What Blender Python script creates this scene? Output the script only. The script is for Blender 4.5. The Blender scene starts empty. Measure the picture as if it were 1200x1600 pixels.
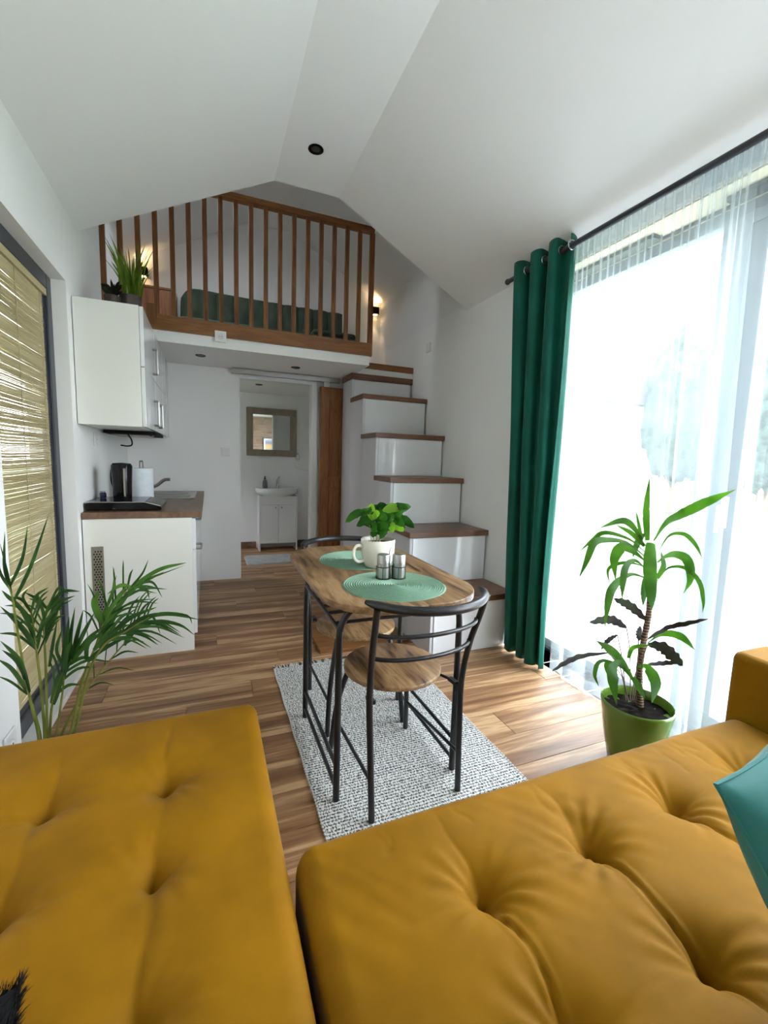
import bpy, bmesh, math, random
from mathutils import Vector, Matrix, noise
PI=math.pi
C=bpy.context.scene.collection
S=bpy.context.scene
# ---------------------------------------------------------------- camera, world, light, exposure
cam_d=bpy.data.cameras.new('camera'); cam=bpy.data.objects.new('camera',cam_d); C.objects.link(cam)
cam_d.sensor_fit='VERTICAL'; cam_d.sensor_height=32.0; cam_d.lens=679.0/1600*32.0; cam_d.clip_start=0.02
_rt=(0.92733347,-0.37290461,0.03154016); _dn=(-0.01474882,-0.12062993,-0.99258798); _fw=(0.37394532,0.91999488,-0.11736407)
cam.matrix_world=Matrix(((_rt[0],-_dn[0],-_fw[0],0),(_rt[1],-_dn[1],-_fw[1],0),(_rt[2],-_dn[2],-_fw[2],1.25),(0,0,0,1)))
S.camera=cam
S.view_settings.view_transform='Standard'; S.view_settings.look='None'; S.view_settings.gamma=1.0
S.view_settings.use_curve_mapping=False; S.view_settings.exposure=0.6
W=bpy.data.worlds.new('overcast_sky'); S.world=W; W.use_nodes=True
_n=W.node_tree.nodes; _l=W.node_tree.links
_bg=_n['Background']; _tc=_n.new('ShaderNodeTexCoord'); _sx=_n.new('ShaderNodeSeparateXYZ'); _cr=_n.new('ShaderNodeValToRGB')
_l.new(_tc.outputs['Generated'],_sx.inputs[0]); _l.new(_sx.outputs['Z'],_cr.inputs[0]); _l.new(_cr.outputs[0],_bg.inputs['Color'])
_cr.color_ramp.elements[0].position=0.0; _cr.color_ramp.elements[0].color=(0.96,0.98,1.0,1)
_cr.color_ramp.elements[1].position=1.0; _cr.color_ramp.elements[1].color=(0.80,0.89,1.0,1)
_bg.inputs['Strength'].default_value=13.0
def portal(name,loc,rot,sx,sy):
    d=bpy.data.lights.new(name,'AREA'); d.shape='RECTANGLE'; d.size=sx; d.size_y=sy; d.cycles.is_portal=True
    o=bpy.data.objects.new(name,d); C.objects.link(o); o.location=loc; o.rotation_euler=rot; return o
portal('window_portal_right',(2.27,0.85,1.22),(0,PI/2,0),2.4,3.2)
portal('window_portal_left',(-0.90,2.40,1.1),(0,-PI/2,0),2.1,0.95)
portal('window_portal_loft',(-0.235,4.06,3.46),(0,math.radians(-28),0),0.45,0.48)
portal('window_portal_bathroom',(-0.86,5.45,1.45),(0,-PI/2,0),0.9,0.8)
# ---------------------------------------------------------------- materials
def mat(name,col,rough=0.5,metal=0.0,build=None,sheen=0.0,coat=0.0,spec=0.5):
    m=bpy.data.materials.new(name); m.use_nodes=True
    b=m.node_tree.nodes['Principled BSDF']
    b.inputs['Base Color'].default_value=(*col,1); b.inputs['Roughness'].default_value=rough; b.inputs['Metallic'].default_value=metal
    b.inputs['Specular IOR Level'].default_value=spec
    if sheen: b.inputs['Sheen Weight'].default_value=sheen; b.inputs['Sheen Roughness'].default_value=0.35
    if coat: b.inputs['Coat Weight'].default_value=coat; b.inputs['Coat Roughness'].default_value=0.06
    if build: build(m.node_tree,b)
    return m
def N(nt,t,**k):
    n=nt.nodes.new(t)
    for a,v in k.items(): setattr(n,a,v)
    return n
def ramp(nt,stops):
    r=N(nt,'ShaderNodeValToRGB'); e=r.color_ramp.elements
    while len(e)<len(stops): e.new(0.5)
    for i,(p,c) in enumerate(stops): e[i].position=p; e[i].color=(*c,1)
    return r
def bump(nt,b,src,dist,strength=1.0):
    n=N(nt,'ShaderNodeBump'); n.inputs['Distance'].default_value=dist; n.inputs['Strength'].default_value=strength
    nt.links.new(src,n.inputs['Height']); nt.links.new(n.outputs[0],b.inputs['Normal'])
def coords(nt,scale,rnd=True,loc=(0,0,0)):
    """object coordinates, shifted per object by its random number"""
    t=N(nt,'ShaderNodeTexCoord'); m=N(nt,'ShaderNodeMapping'); m.inputs['Scale'].default_value=scale
    v=t.outputs['Object']
    if rnd:
        oi=N(nt,'ShaderNodeObjectInfo'); vm=N(nt,'ShaderNodeVectorMath',operation='MULTIPLY'); cb=N(nt,'ShaderNodeCombineXYZ')
        for i in range(3): nt.links.new(oi.outputs['Random'],cb.inputs[i])
        vm.inputs[1].default_value=(31,57,43); nt.links.new(cb.outputs[0],vm.inputs[0])
        ad=N(nt,'ShaderNodeVectorMath',operation='ADD'); nt.links.new(v,ad.inputs[0]); nt.links.new(vm.outputs[0],ad.inputs[1]); v=ad.outputs[0]
    nt.links.new(v,m.inputs['Vector']); return m.outputs[0]
def wood(stops,scale,rnd=True,bd=0.0006,detail=6,dist=1.2,fine=0.25):
    def f(nt,b):
        c=coords(nt,scale,rnd); n=N(nt,'ShaderNodeTexNoise'); n.inputs['Scale'].default_value=1; n.inputs['Detail'].default_value=detail
        n.inputs['Distortion'].default_value=dist; n.inputs['Roughness'].default_value=0.6; nt.links.new(c,n.inputs['Vector'])
        n2=N(nt,'ShaderNodeTexNoise'); n2.inputs['Scale'].default_value=7; n2.inputs['Detail'].default_value=4; nt.links.new(c,n2.inputs['Vector'])
        mx=N(nt,'ShaderNodeMix',data_type='FLOAT'); mx.inputs[0].default_value=fine
        nt.links.new(n.outputs[0],mx.inputs[2]); nt.links.new(n2.outputs[0],mx.inputs[3])
        r=ramp(nt,stops); nt.links.new(mx.outputs[0],r.inputs[0]); nt.links.new(r.outputs[0],b.inputs['Base Color'])
        bump(nt,b,n2.outputs[0],bd,0.4)
    return f
def fabric(col,scale=900,var=0.12,bd=0.0004,big=6):
    def f(nt,b):
        c=coords(nt,(1,1,1),False); n=N(nt,'ShaderNodeTexNoise'); n.inputs['Scale'].default_value=scale; n.inputs['Detail'].default_value=2; nt.links.new(c,n.inputs['Vector'])
        n2=N(nt,'ShaderNodeTexNoise'); n2.inputs['Scale'].default_value=big; n2.inputs['Detail'].default_value=4; nt.links.new(c,n2.inputs['Vector'])
        lo=tuple(x*(1-var) for x in col); hi=tuple(min(1,x*(1+var)) for x in col)
        r=ramp(nt,[(0.35,lo),(0.65,hi)]); nt.links.new(n2.outputs[0],r.inputs[0]); nt.links.new(r.outputs[0],b.inputs['Base Color'])
        bump(nt,b,n.outputs[0],bd,0.5)
    return f
def plaster(nt,b):
    c=coords(nt,(1,1,1),False); n=N(nt,'ShaderNodeTexNoise'); n.inputs['Scale'].default_value=140; n.inputs['Detail'].default_value=3; nt.links.new(c,n.inputs['Vector'])
    bump(nt,b,n.outputs[0],0.0006,0.25)
def ringed(nt,b):
    t=N(nt,'ShaderNodeTexCoord'); sp=N(nt,'ShaderNodeSeparateXYZ'); nt.links.new(t.outputs['Object'],sp.inputs[0])
    cb=N(nt,'ShaderNodeCombineXYZ'); nt.links.new(sp.outputs[0],cb.inputs[0]); nt.links.new(sp.outputs[1],cb.inputs[1])
    ln=N(nt,'ShaderNodeVectorMath',operation='LENGTH'); nt.links.new(cb.outputs[0],ln.inputs[0])
    m=N(nt,'ShaderNodeMath',operation='MULTIPLY'); m.inputs[1].default_value=2*PI*22/0.207; nt.links.new(ln.outputs['Value'],m.inputs[0]); s=N(nt,'ShaderNodeMath',operation='SINE'); nt.links.new(m.outputs[0],s.inputs[0])
    nz=N(nt,'ShaderNodeTexNoise'); nz.inputs['Scale'].default_value=300; nt.links.new(t.outputs['Object'],nz.inputs['Vector'])
    a=N(nt,'ShaderNodeMath',operation='MULTIPLY_ADD'); a.inputs[1].default_value=0.35; nt.links.new(s.outputs[0],a.inputs[0]); nt.links.new(nz.outputs[0],a.inputs[2])
    r=ramp(nt,[(0.15,(0.10,0.20,0.13)),(0.5,(0.19,0.33,0.22)),(0.85,(0.30,0.46,0.34))]); nt.links.new(a.outputs[0],r.inputs[0]); nt.links.new(r.outputs[0],b.inputs['Base Color'])
M={}
M['wall']=mat('white_wall_paint',(0.87,0.865,0.855),0.75,build=plaster)
M['ceil']=mat('white_ceiling_paint',(0.83,0.83,0.82),0.8,build=plaster)
M['loftwall']=mat('loft_wall_paint',(0.83,0.84,0.84),0.75,build=plaster)
M['cab']=mat('cream_white_cabinet',(0.81,0.81,0.77),0.28)
M['gloss']=mat('white_gloss_front',(0.78,0.79,0.81),0.13,coat=0.4)
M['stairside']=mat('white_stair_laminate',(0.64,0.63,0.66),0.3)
M['floor']=mat('laminate_plank',(0.3,0.19,0.11),0.42,build=wood([(0.30,(0.10,0.043,0.018)),(0.42,(0.20,0.095,0.042)),(0.52,(0.31,0.165,0.075)),(0.59,(0.54,0.34,0.18)),(0.68,(0.24,0.12,0.055))],(0.55,8.5,1.0),detail=5,dist=0.9,fine=0.22),spec=0.3)
M['gapdark']=mat('plank_joint',(0.05,0.03,0.02),0.8)
M['tread']=mat('walnut_tread',(0.16,0.07,0.035),0.35,build=wood([(0.3,(0.085,0.035,0.018)),(0.55,(0.17,0.075,0.036)),(0.75,(0.25,0.12,0.06))],(1.2,14,14)))
M['worktop']=mat('walnut_worktop',(0.18,0.10,0.06),0.4,build=wood([(0.3,(0.10,0.055,0.035)),(0.55,(0.19,0.11,0.07)),(0.75,(0.28,0.17,0.11))],(12,1.2,12)))
M['rail']=mat('orange_brown_timber',(0.28,0.11,0.03),0.45,build=wood([(0.3,(0.085,0.028,0.008)),(0.5,(0.18,0.066,0.016)),(0.72,(0.29,0.125,0.035))],(22,22,1.6),dist=2.0))
M['railx']=mat('orange_brown_timber_long',(0.28,0.11,0.03),0.45,build=wood([(0.3,(0.11,0.038,0.010)),(0.5,(0.22,0.085,0.020)),(0.72,(0.32,0.14,0.04))],(1.6,22,22),dist=2.0))
M['doorwood']=mat('stained_pine_door',(0.3,0.12,0.04),0.5,build=wood([(0.3,(0.13,0.04,0.012)),(0.5,(0.27,0.10,0.028)),(0.72,(0.42,0.19,0.06))],(16,16,1.3),dist=2.5))
M['oak']=mat('light_oak_top',(0.42,0.25,0.13),0.38,build=wood([(0.36,(0.04,0.02,0.009)),(0.43,(0.17,0.088,0.036)),(0.50,(0.25,0.14,0.06)),(0.57,(0.38,0.235,0.115)),(0.64,(0.20,0.105,0.045))],(8,1.1,8),rnd=True,dist=1.6,detail=8,fine=0.35))
M['oakedge']=M['oak']
M['mirrorwood']=mat('grey_oak_frame',(0.27,0.22,0.16),0.6,build=wood([(0.3,(0.20,0.165,0.12)),(0.7,(0.33,0.275,0.205))],(18,18,3)))
M['clad']=mat('wall_cladding_wood',(0.3,0.2,0.13),0.55,build=wood([(0.3,(0.13,0.085,0.055)),(0.5,(0.29,0.195,0.13)),(0.7,(0.44,0.32,0.22))],(1.3,8,9),dist=1.5))
M['black']=mat('black_powder_coat',(0.012,0.012,0.014),0.38)
M['blackgloss']=mat('black_gloss_plastic',(0.005,0.005,0.006),0.16,spec=0.25)
M['blackmatte']=mat('black_matte',(0.008,0.008,0.008),0.75,spec=0.15)
M['anthr']=mat('anthracite_frame',(0.035,0.038,0.05),0.35)
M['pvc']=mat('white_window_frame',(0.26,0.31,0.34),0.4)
M['chrome']=mat('chrome',(0.6,0.6,0.62),0.12,1.0)
M['steel']=mat('brushed_steel',(0.42,0.41,0.40),0.35,1.0)
M['darksteel']=mat('dark_steel',(0.20,0.19,0.18),0.3,1.0)
M['mirror']=mat('mirror_glass',(0.86,0.88,0.87),0.02,1.0)
M['ceramic']=mat('white_ceramic',(0.80,0.82,0.82),0.08,coat=0.5)
M['cream']=mat('cream_mug_glaze',(0.76,0.73,0.62),0.2,coat=0.4)
M['soil']=mat('dark_soil',(0.02,0.014,0.01),0.95,spec=0.05,build=fabric((0.009,0.006,0.005),120,0.5,0.004,40))
M['mustard']=mat('mustard_velvet',(0.26,0.11,0.003),0.7,build=fabric((0.26,0.116,0.0015),1100,0.12,0.0005,7),sheen=0.05,spec=0.12)
M['teal']=mat('teal_velvet',(0.05,0.22,0.21),0.6,build=fabric((0.035,0.19,0.175),1100,0.10,0.0004,7),sheen=0.12,spec=0.15)
M['greenvel']=mat('green_velvet_curtain',(0.0,0.13,0.09),0.5,build=fabric((0.003,0.10,0.070),700,0.12,0.0004,5),sheen=0.12,spec=0.2)
M['bedgreen']=mat('green_quilt',(0.03,0.05,0.03),0.8,build=fabric((0.055,0.085,0.055),500,0.2,0.0006,9))
M['mat_green']=mat('sage_green_woven',(0.22,0.36,0.26),0.75,build=ringed)
M['paper']=mat('kitchen_paper',(0.78,0.84,0.88),0.9,build=fabric((0.76,0.83,0.87),300,0.04,0.0006,30))
M['plastic']=mat('white_plastic',(0.78,0.78,0.78),0.35)
M['greyplastic']=mat('grey_plastic',(0.55,0.55,0.56),0.4)
M['pot']=mat('green_glazed_pot',(0.10,0.20,0.02),0.22,coat=0.3,build=lambda nt,b:None)
M['whitepot']=mat('white_pot',(0.8,0.8,0.8),0.35)
M['darkpot']=mat('dark_brown_pot',(0.05,0.035,0.035),0.6)
M['glow']=mat('warm_led',(1,0.8,0.5),0.5)
_b=M['glow'].node_tree.nodes['Principled BSDF']; _b.inputs['Emission Color'].default_value=(1,0.62,0.25,1); _b.inputs['Emission Strength'].default_value=12
def leafmat(name,c1,c2,trans=0.45,rough=0.4):
    m=bpy.data.materials.new(name); m.use_nodes=True; nt=m.node_tree; b=nt.nodes['Principled BSDF']; out=nt.nodes['Material Output']
    c=coords(nt,(9,9,9),True); n=N(nt,'ShaderNodeTexNoise'); n.inputs['Scale'].default_value=1.0; nt.links.new(c,n.inputs['Vector'])
    r=ramp(nt,[(0.35,c1),(0.65,c2)]); nt.links.new(n.outputs[0],r.inputs[0]); nt.links.new(r.outputs[0],b.inputs['Base Color']); b.inputs['Roughness'].default_value=rough; b.inputs['Specular IOR Level'].default_value=0.12
    t=N(nt,'ShaderNodeBsdfTranslucent'); g=N(nt,'ShaderNodeMixRGB',blend_type='MULTIPLY'); g.inputs[0].default_value=1; g.inputs[2].default_value=(1.5,1.6,0.7,1)
    nt.links.new(r.outputs[0],g.inputs[1]); nt.links.new(g.outputs[0],t.inputs[0])
    mx=N(nt,'ShaderNodeMixShader'); mx.inputs[0].default_value=trans
    nt.links.new(b.outputs[0],mx.inputs[1]); nt.links.new(t.outputs[0],mx.inputs[2]); nt.links.new(mx.outputs[0],out.inputs[0]); return m
M['leaf']=leafmat('dracaena_leaf',(0.022,0.075,0.008),(0.05,0.13,0.018),0.42,0.5)
M['leafdark']=leafmat('calathea_leaf',(0.016,0.010,0.012),(0.025,0.032,0.018),0.12,0.75)
M['palm']=leafmat('palm_leaf',(0.02,0.06,0.018),(0.05,0.13,0.025),0.3)
M['palmlight']=leafmat('palm_leaf_bright',(0.06,0.16,0.03),(0.13,0.28,0.06),0.45)  # brighter green for the broader leaflets of frond E
M['palmstem']=leafmat('palm_stem',(0.10,0.13,0.02),(0.22,0.22,0.05),0.1)
M['coffee']=leafmat('coffee_leaf',(0.012,0.06,0.010),(0.045,0.16,0.02),0.3,0.25)
M['coffeelight']=leafmat('coffee_leaf_young',(0.20,0.42,0.04),(0.28,0.5,0.08),0.4,0.25)
M['grassblade']=leafmat('artificial_grass_blade',(0.08,0.16,0.02),(0.22,0.34,0.05),0.3)
M['stem']=mat('pale_stem',(0.42,0.36,0.22),0.7)
M['calstem']=mat('purple_stem',(0.14,0.09,0.07),0.6)
def trunk(nt,b):
    c=coords(nt,(1,1,1),False); w=N(nt,'ShaderNodeTexWave',bands_direction='Z'); w.inputs['Scale'].default_value=26; w.inputs['Distortion'].default_value=1.5; nt.links.new(c,w.inputs['Vector'])
    r=ramp(nt,[(0.2,(0.06,0.035,0.025)),(0.7,(0.26,0.17,0.10))]); nt.links.new(w.outputs[0],r.inputs[0]); nt.links.new(r.outputs[0],b.inputs['Base Color']); bump(nt,b,w.outputs[0],0.003,0.8)
M['trunk']=mat('ringed_trunk',(0.3,0.2,0.1),0.8,build=trunk)
def sheermat():
    m=bpy.data.materials.new('sheer_voile'); m.use_nodes=True; nt=m.node_tree; out=nt.nodes['Material Output']; nt.nodes.remove(nt.nodes['Principled BSDF'])
    tr=N(nt,'ShaderNodeBsdfTransparent'); tr.inputs[0].default_value=(0.97,0.985,1,1)
    tl=N(nt,'ShaderNodeBsdfTranslucent'); tl.inputs[0].default_value=(0.80,0.88,0.93,1)
    df=N(nt,'ShaderNodeBsdfDiffuse'); df.inputs[0].default_value=(0.84,0.88,0.90,1)
    a=N(nt,'ShaderNodeMixShader'); a.inputs[0].default_value=0.5; nt.links.new(tl.outputs[0],a.inputs[1]); nt.links.new(df.outputs[0],a.inputs[2])
    lw=N(nt,'ShaderNodeLayerWeight'); lw.inputs[0].default_value=0.35
    mr=N(nt,'ShaderNodeMapRange'); mr.inputs[1].default_value=0.0; mr.inputs[2].default_value=1.0; mr.inputs[3].default_value=0.13; mr.inputs[4].default_value=0.75
    nt.links.new(lw.outputs['Facing'],mr.inputs[0])
    c=N(nt,'ShaderNodeMixShader'); nt.links.new(mr.outputs[0],c.inputs[0]); nt.links.new(tr.outputs[0],c.inputs[1]); nt.links.new(a.outputs[0],c.inputs[2]); nt.links.new(c.outputs[0],out.inputs[0])
    return m
M['sheer']=sheermat()
def glassmat():
    m=bpy.data.materials.new('window_glass'); m.use_nodes=True; nt=m.node_tree; out=nt.nodes['Material Output']; nt.nodes.remove(nt.nodes['Principled BSDF'])
    tr=N(nt,'ShaderNodeBsdfTransparent'); tr.inputs[0].default_value=(0.96,0.97,0.97,1); g=N(nt,'ShaderNodeBsdfGlossy'); g.inputs['Roughness'].default_value=0.0
    lw=N(nt,'ShaderNodeLayerWeight'); lw.inputs[0].default_value=0.5; pw=N(nt,'ShaderNodeMath',operation='POWER'); pw.inputs[1].default_value=5.0; nt.links.new(lw.outputs['Facing'],pw.inputs[0])
    fr=N(nt,'ShaderNodeMath',operation='MULTIPLY_ADD'); fr.inputs[1].default_value=0.8; fr.inputs[2].default_value=0.03; nt.links.new(pw.outputs[0],fr.inputs[0]); c=N(nt,'ShaderNodeMixShader'); nt.links.new(fr.outputs[0],c.inputs[0]); nt.links.new(tr.outputs[0],c.inputs[1]); nt.links.new(g.outputs[0],c.inputs[2]); nt.links.new(c.outputs[0],out.inputs[0])
    return m
M['glass']=glassmat()
M['reed']=mat('bamboo_reed',(0.50,0.42,0.22),0.55,build=wood([(0.3,(0.36,0.29,0.14)),(0.7,(0.62,0.53,0.31))],(14,0.6,14),rnd=False))
def rugm(nt,b):
    c=coords(nt,(1,1,1),False); sp=N(nt,'ShaderNodeSeparateXYZ'); nt.links.new(c,sp.inputs[0])
    nz=N(nt,'ShaderNodeTexNoise'); nz.inputs['Scale'].default_value=48; nz.inputs['Detail'].default_value=2; nt.links.new(c,nz.inputs['Vector'])
    def mth(op,x,y=None,v=None):
        m=N(nt,'ShaderNodeMath',operation=op); nt.links.new(x,m.inputs[0])
        if y is not None: nt.links.new(y,m.inputs[1])
        if v is not None: m.inputs[1].default_value=v
        return m.outputs[0]
    wob=mth('MULTIPLY',nz.outputs[0],v=11)
    s1=mth('SINE',mth('ADD',mth('MULTIPLY',mth('ADD',sp.outputs[0],sp.outputs[1]),v=230),wob))
    s2=mth('SINE',mth('ADD',mth('MULTIPLY',mth('SUBTRACT',sp.outputs[0],sp.outputs[1]),v=230),wob))
    pr=mth('MULTIPLY',s1,s2)
    n=N(nt,'ShaderNodeTexNoise'); n.inputs['Scale'].default_value=260; n.inputs['Detail'].default_value=2; nt.links.new(c,n.inputs['Vector'])
    mx=N(nt,'ShaderNodeMix',data_type='FLOAT'); mx.inputs[0].default_value=0.62
    v=mth('ADD',mth('MULTIPLY',pr,v=0.36),mth('MULTIPLY',n.outputs[0],v=1.1))
    r=ramp(nt,[(0.25,(0.03,0.03,0.03)),(0.43,(0.22,0.215,0.21)),(0.57,(0.56,0.55,0.52)),(0.85,(0.76,0.75,0.71))]); nt.links.new(v,r.inputs[0]); nt.links.new(r.outputs[0],b.inputs['Base Color']); bump(nt,b,v,0.003,0.7)
M['rug']=mat('black_and_white_weave',(0.6,0.59,0.57),0.95,build=rugm)
M['bathmat']=mat('pale_grey_bath_mat',(0.55,0.56,0.56),0.95,build=fabric((0.40,0.40,0.39),260,0.1,0.004,20))
M['fringe']=mat('white_rug_yarn',(0.6,0.59,0.57),0.9); M['fringedark']=mat('black_rug_yarn',(0.05,0.05,0.055),0.9)
M['grass']=mat('lawn_grass',(0.085,0.11,0.055),0.95,build=fabric((0.085,0.115,0.055),60,0.3,0.02,3))
M['tree']=mat('hedge_foliage',(0.035,0.07,0.04),0.95,build=fabric((0.035,0.055,0.045),14,0.5,0.05,4))
M['render']=mat('white_render',(0.82,0.83,0.84),0.9); M['housewin']=mat('dark_house_glass',(0.10,0.13,0.15),0.1); M['rooft']=mat('grey_roof_tile',(0.2,0.2,0.21),0.8)
M['sunsetframe']=M['blackmatte']; M['matboard']=mat('white_mount_board',(0.85,0.85,0.85),0.7)
def sunset(nt,b):
    t=N(nt,'ShaderNodeTexCoord'); s=N(nt,'ShaderNodeSeparateXYZ'); nt.links.new(t.outputs['Generated'],s.inputs[0])
    r=ramp(nt,[(0.0,(0.10,0.12,0.16)),(0.22,(0.5,0.5,0.42)),(0.34,(0.85,0.55,0.12)),(0.55,(0.80,0.50,0.25)),(0.75,(0.20,0.25,0.38)),(1.0,(0.45,0.5,0.6))]); nt.links.new(s.outputs['Z'],r.inputs[0]); nt.links.new(r.outputs[0],b.inputs['Base Color'])
M['sunset']=mat('sunset_print',(0.8,0.5,0.1),0.6,build=sunset)
# ---------------------------------------------------------------- mesh helpers
class MB:
    def __init__(s): s.v=[]; s.f=[]
    def box(s,x0,x1,y0,y1,z0,z1):
        n=len(s.v); s.v+=[(x0,y0,z0),(x1,y0,z0),(x1,y1,z0),(x0,y1,z0),(x0,y0,z1),(x1,y0,z1),(x1,y1,z1),(x0,y1,z1)]
        s.f+=[tuple(n+i for i in q) for q in ((0,3,2,1),(4,5,6,7),(0,1,5,4),(1,2,6,5),(2,3,7,6),(3,0,4,7))]; return s
    def prism(s,poly,h0,h1,axis='z'):
        n=len(s.v); k=len(poly)
        def P(a,b,h): return {'z':(a,b,h),'y':(a,h,b),'x':(h,a,b)}[axis]
        s.v+=[P(a,b,h0) for a,b in poly]+[P(a,b,h1) for a,b in poly]
        s.f.append(tuple(n+i for i in reversed(range(k)))); s.f.append(tuple(n+k+i for i in range(k)))
        for i in range(k): j=(i+1)%k; s.f.append((n+i,n+j,n+k+j,n+k+i))
        return s
    def tube(s,pts,r,seg=10,closed=False,flat=1.0):
        pts=[Vector(p) for p in pts]; k=len(pts); n=len(s.v); rs=r if isinstance(r,(list,tuple)) else [r]*k
        T=[]
        for i in range(k):
            a=pts[(i-1)%k] if (closed or i>0) else pts[i]; b=pts[(i+1)%k] if (closed or i<k-1) else pts[i]
            T.append((b-a).normalized())
        up=Vector((0,0,1)) if abs(T[0].z)<0.9 else Vector((1,0,0))
        u=(up-T[0]*up.dot(T[0])).normalized()
        for i in range(k):
            u=(u-T[i]*u.dot(T[i])).normalized(); w=T[i].cross(u)
            for j in range(seg):
                a=2*PI*j/seg; s.v.append(tuple(pts[i]+(u*math.cos(a)*flat+w*math.sin(a))*rs[i]))
        for i in range(k if closed else k-1):
            for j in range(seg):
                a=n+i*seg+j; b=n+i*seg+(j+1)%seg; i2=(i+1)%k; c=n+i2*seg+(j+1)%seg; d=n+i2*seg+j; s.f.append((a,d,c,b))
        if not closed: s.f.append(tuple(n+j for j in range(seg))); s.f.append(tuple(n+(k-1)*seg+j for j in reversed(range(seg))))
        return s
    def lathe(s,prof,cx,cy,seg=32,cap=True,ell=1.0):
        n=len(s.v); k=len(prof)
        for r,z in prof:
            for j in range(seg): a=2*PI*j/seg; s.v.append((cx+r*math.cos(a),cy+r*math.sin(a)*ell,z))
        for i in range(k-1):
            for j in range(seg): s.f.append((n+i*seg+j,n+i*seg+(j+1)%seg,n+(i+1)*seg+(j+1)%seg,n+(i+1)*seg+j))
        if cap: s.f.append(tuple(n+j for j in reversed(range(seg)))); s.f.append(tuple(n+(k-1)*seg+j for j in range(seg)))
        return s
    def grid(s,fn,nu,nv,closeu=False):
        n=len(s.v)
        for i in range(nu+1):
            for j in range(nv+1): s.v.append(tuple(fn(i/nu,j/nv)))
        for i in range(nu):
            for j in range(nv): a=n+i*(nv+1)+j; s.f.append((a,a+nv+1,a+nv+2,a+1))
        return s
    def sphere(s,c,r,seg=12,rings=8,sc=(1,1,1)):
        prof=[]; n=len(s.v)
        for i in range(rings+1):
            t=PI*i/rings
            for j in range(seg):
                a=2*PI*j/seg; s.v.append((c[0]+r*math.sin(t)*math.cos(a)*sc[0],c[1]+r*math.sin(t)*math.sin(a)*sc[1],c[2]-r*math.cos(t)*sc[2]))
        for i in range(rings):
            for j in range(seg): s.f.append((n+i*seg+j,n+i*seg+(j+1)%seg,n+(i+1)*seg+(j+1)%seg,n+(i+1)*seg+j))
        return s
    def leaf(s,pts,w,n=10,fold=0.25,wavy=0.0,up=(0,0,1),shape='lance'):
        """a leaf blade along a smooth path, three vertices across, folded along its midrib"""
        P=smooth(pts,n); k=len(P); n0=len(s.v)
        upv=Vector(up); view=Vector((0.62,0.76,-0.2)).normalized()   # blades turn their face to the open room
        for i in range(k):
            t=i/(k-1); a=P[max(0,i-1)]; b=P[min(k-1,i+1)]; T=(b-a).normalized()
            side=T.cross(view)
            if side.length<1e-3: side=T.cross(upv)
            side.normalize(); nn=side.cross(T).normalized()
            if shape=='lance': ww=w*0.5*max(0.04,math.sin(PI*min(1,t*0.85+0.15)**0.9)**0.75) if t<0.999 else w*0.02
            elif shape=='late': ww=w*0.5*(0.16*(1-t)+max(0.0,math.sin(PI*min(1,t)**1.35))**1.1) if t<0.999 else w*0.02
            else: ww=w*0.5*max(0.03,math.sin(PI*(t*0.97+0.03))**0.6)
            wv=wavy*math.sin(t*34)
            s.v+=[tuple(P[i]-side*ww*(1+wv*1.5)+nn*(ww*fold+wv*w*0.5)),tuple(P[i]),tuple(P[i]+side*ww*(1-wv*1.5)+nn*(ww*fold-wv*w*0.5))]
        for i in range(k-1):
            a=n0+i*3; s.f+=[(a,a+1,a+4,a+3),(a+1,a+2,a+5,a+4)]
        return s
def smooth(pts,n):
    P=[Vector(p) for p in pts]
    if len(P)==2: return [P[0].lerp(P[1],i/n) for i in range(n+1)]
    Q=[P[0]*2-P[1]]+P+[P[-1]*2-P[-2]]; out=[]; segs=len(P)-1; per=max(2,n//segs)
    for i in range(segs):
        p0,p1,p2,p3=Q[i:i+4]
        for j in range(per):
            t=j/per; out.append(0.5*((2*p1)+(p2-p0)*t+(2*p0-5*p1+4*p2-p3)*t*t+(3*p1-p0-3*p2+p3)*t**3))
    out.append(P[-1]); return out
def link(name,mb,m,parent=None,o=(0,0,0),sm=True,bev=0.0,label=None,ang=0.6):
    me=bpy.data.meshes.new(name)
    me.from_pydata([(a-o[0],b-o[1],c-o[2]) for a,b,c in mb.v],[],mb.f); me.materials.append(M[m] if isinstance(m,str) else m)
    ob=bpy.data.objects.new(name,me); C.objects.link(ob)
    bm=bmesh.new(); bm.from_mesh(me); bmesh.ops.recalc_face_normals(bm,faces=bm.faces) if sm!='raw' else None; bm.to_mesh(me); bm.free()
    if sm:
        for p in me.polygons: p.use_smooth=True
        try: me.set_sharp_from_angle(angle=ang)
        except Exception: pass
    if bev:
        md=ob.modifiers.new('bevel','BEVEL'); md.width=bev; md.segments=2; md.limit_method='ANGLE'; md.angle_limit=0.6
    if parent is not None: ob.parent=parent
    else: ob.location=o
    if label: ob['label']=label
    return ob
class Thing:
    """an Empty at the thing's base that parents its parts; coordinates are given in the world"""
    def __init__(s,name,label,cat,o,group=None):
        s.o=o; e=bpy.data.objects.new(name,None); C.objects.link(e); e.location=o; e.empty_display_size=0.05
        e['label']=label; e['category']=cat
        if group: e['group']=group
        s.e=e
    def part(s,name,mb,m,parent=None,**k): return link(name,mb,m,parent or s.e,s.o,**k)
def single(name,label,cat,mb,m,o,group=None,kind=None,**k):
    ob=link(name,mb,m,None,o,**k); ob['label']=label; ob['category']=cat
    if group: ob['group']=group
    if kind: ob['kind']=kind
    return ob
def struct(name,mb,m,parent=None,**k):
    ob=link(name,mb,m,parent,(0,0,0),**k)
    if parent is None: ob['kind']='structure'
    return ob
B=lambda *a: MB().box(*a)
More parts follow.
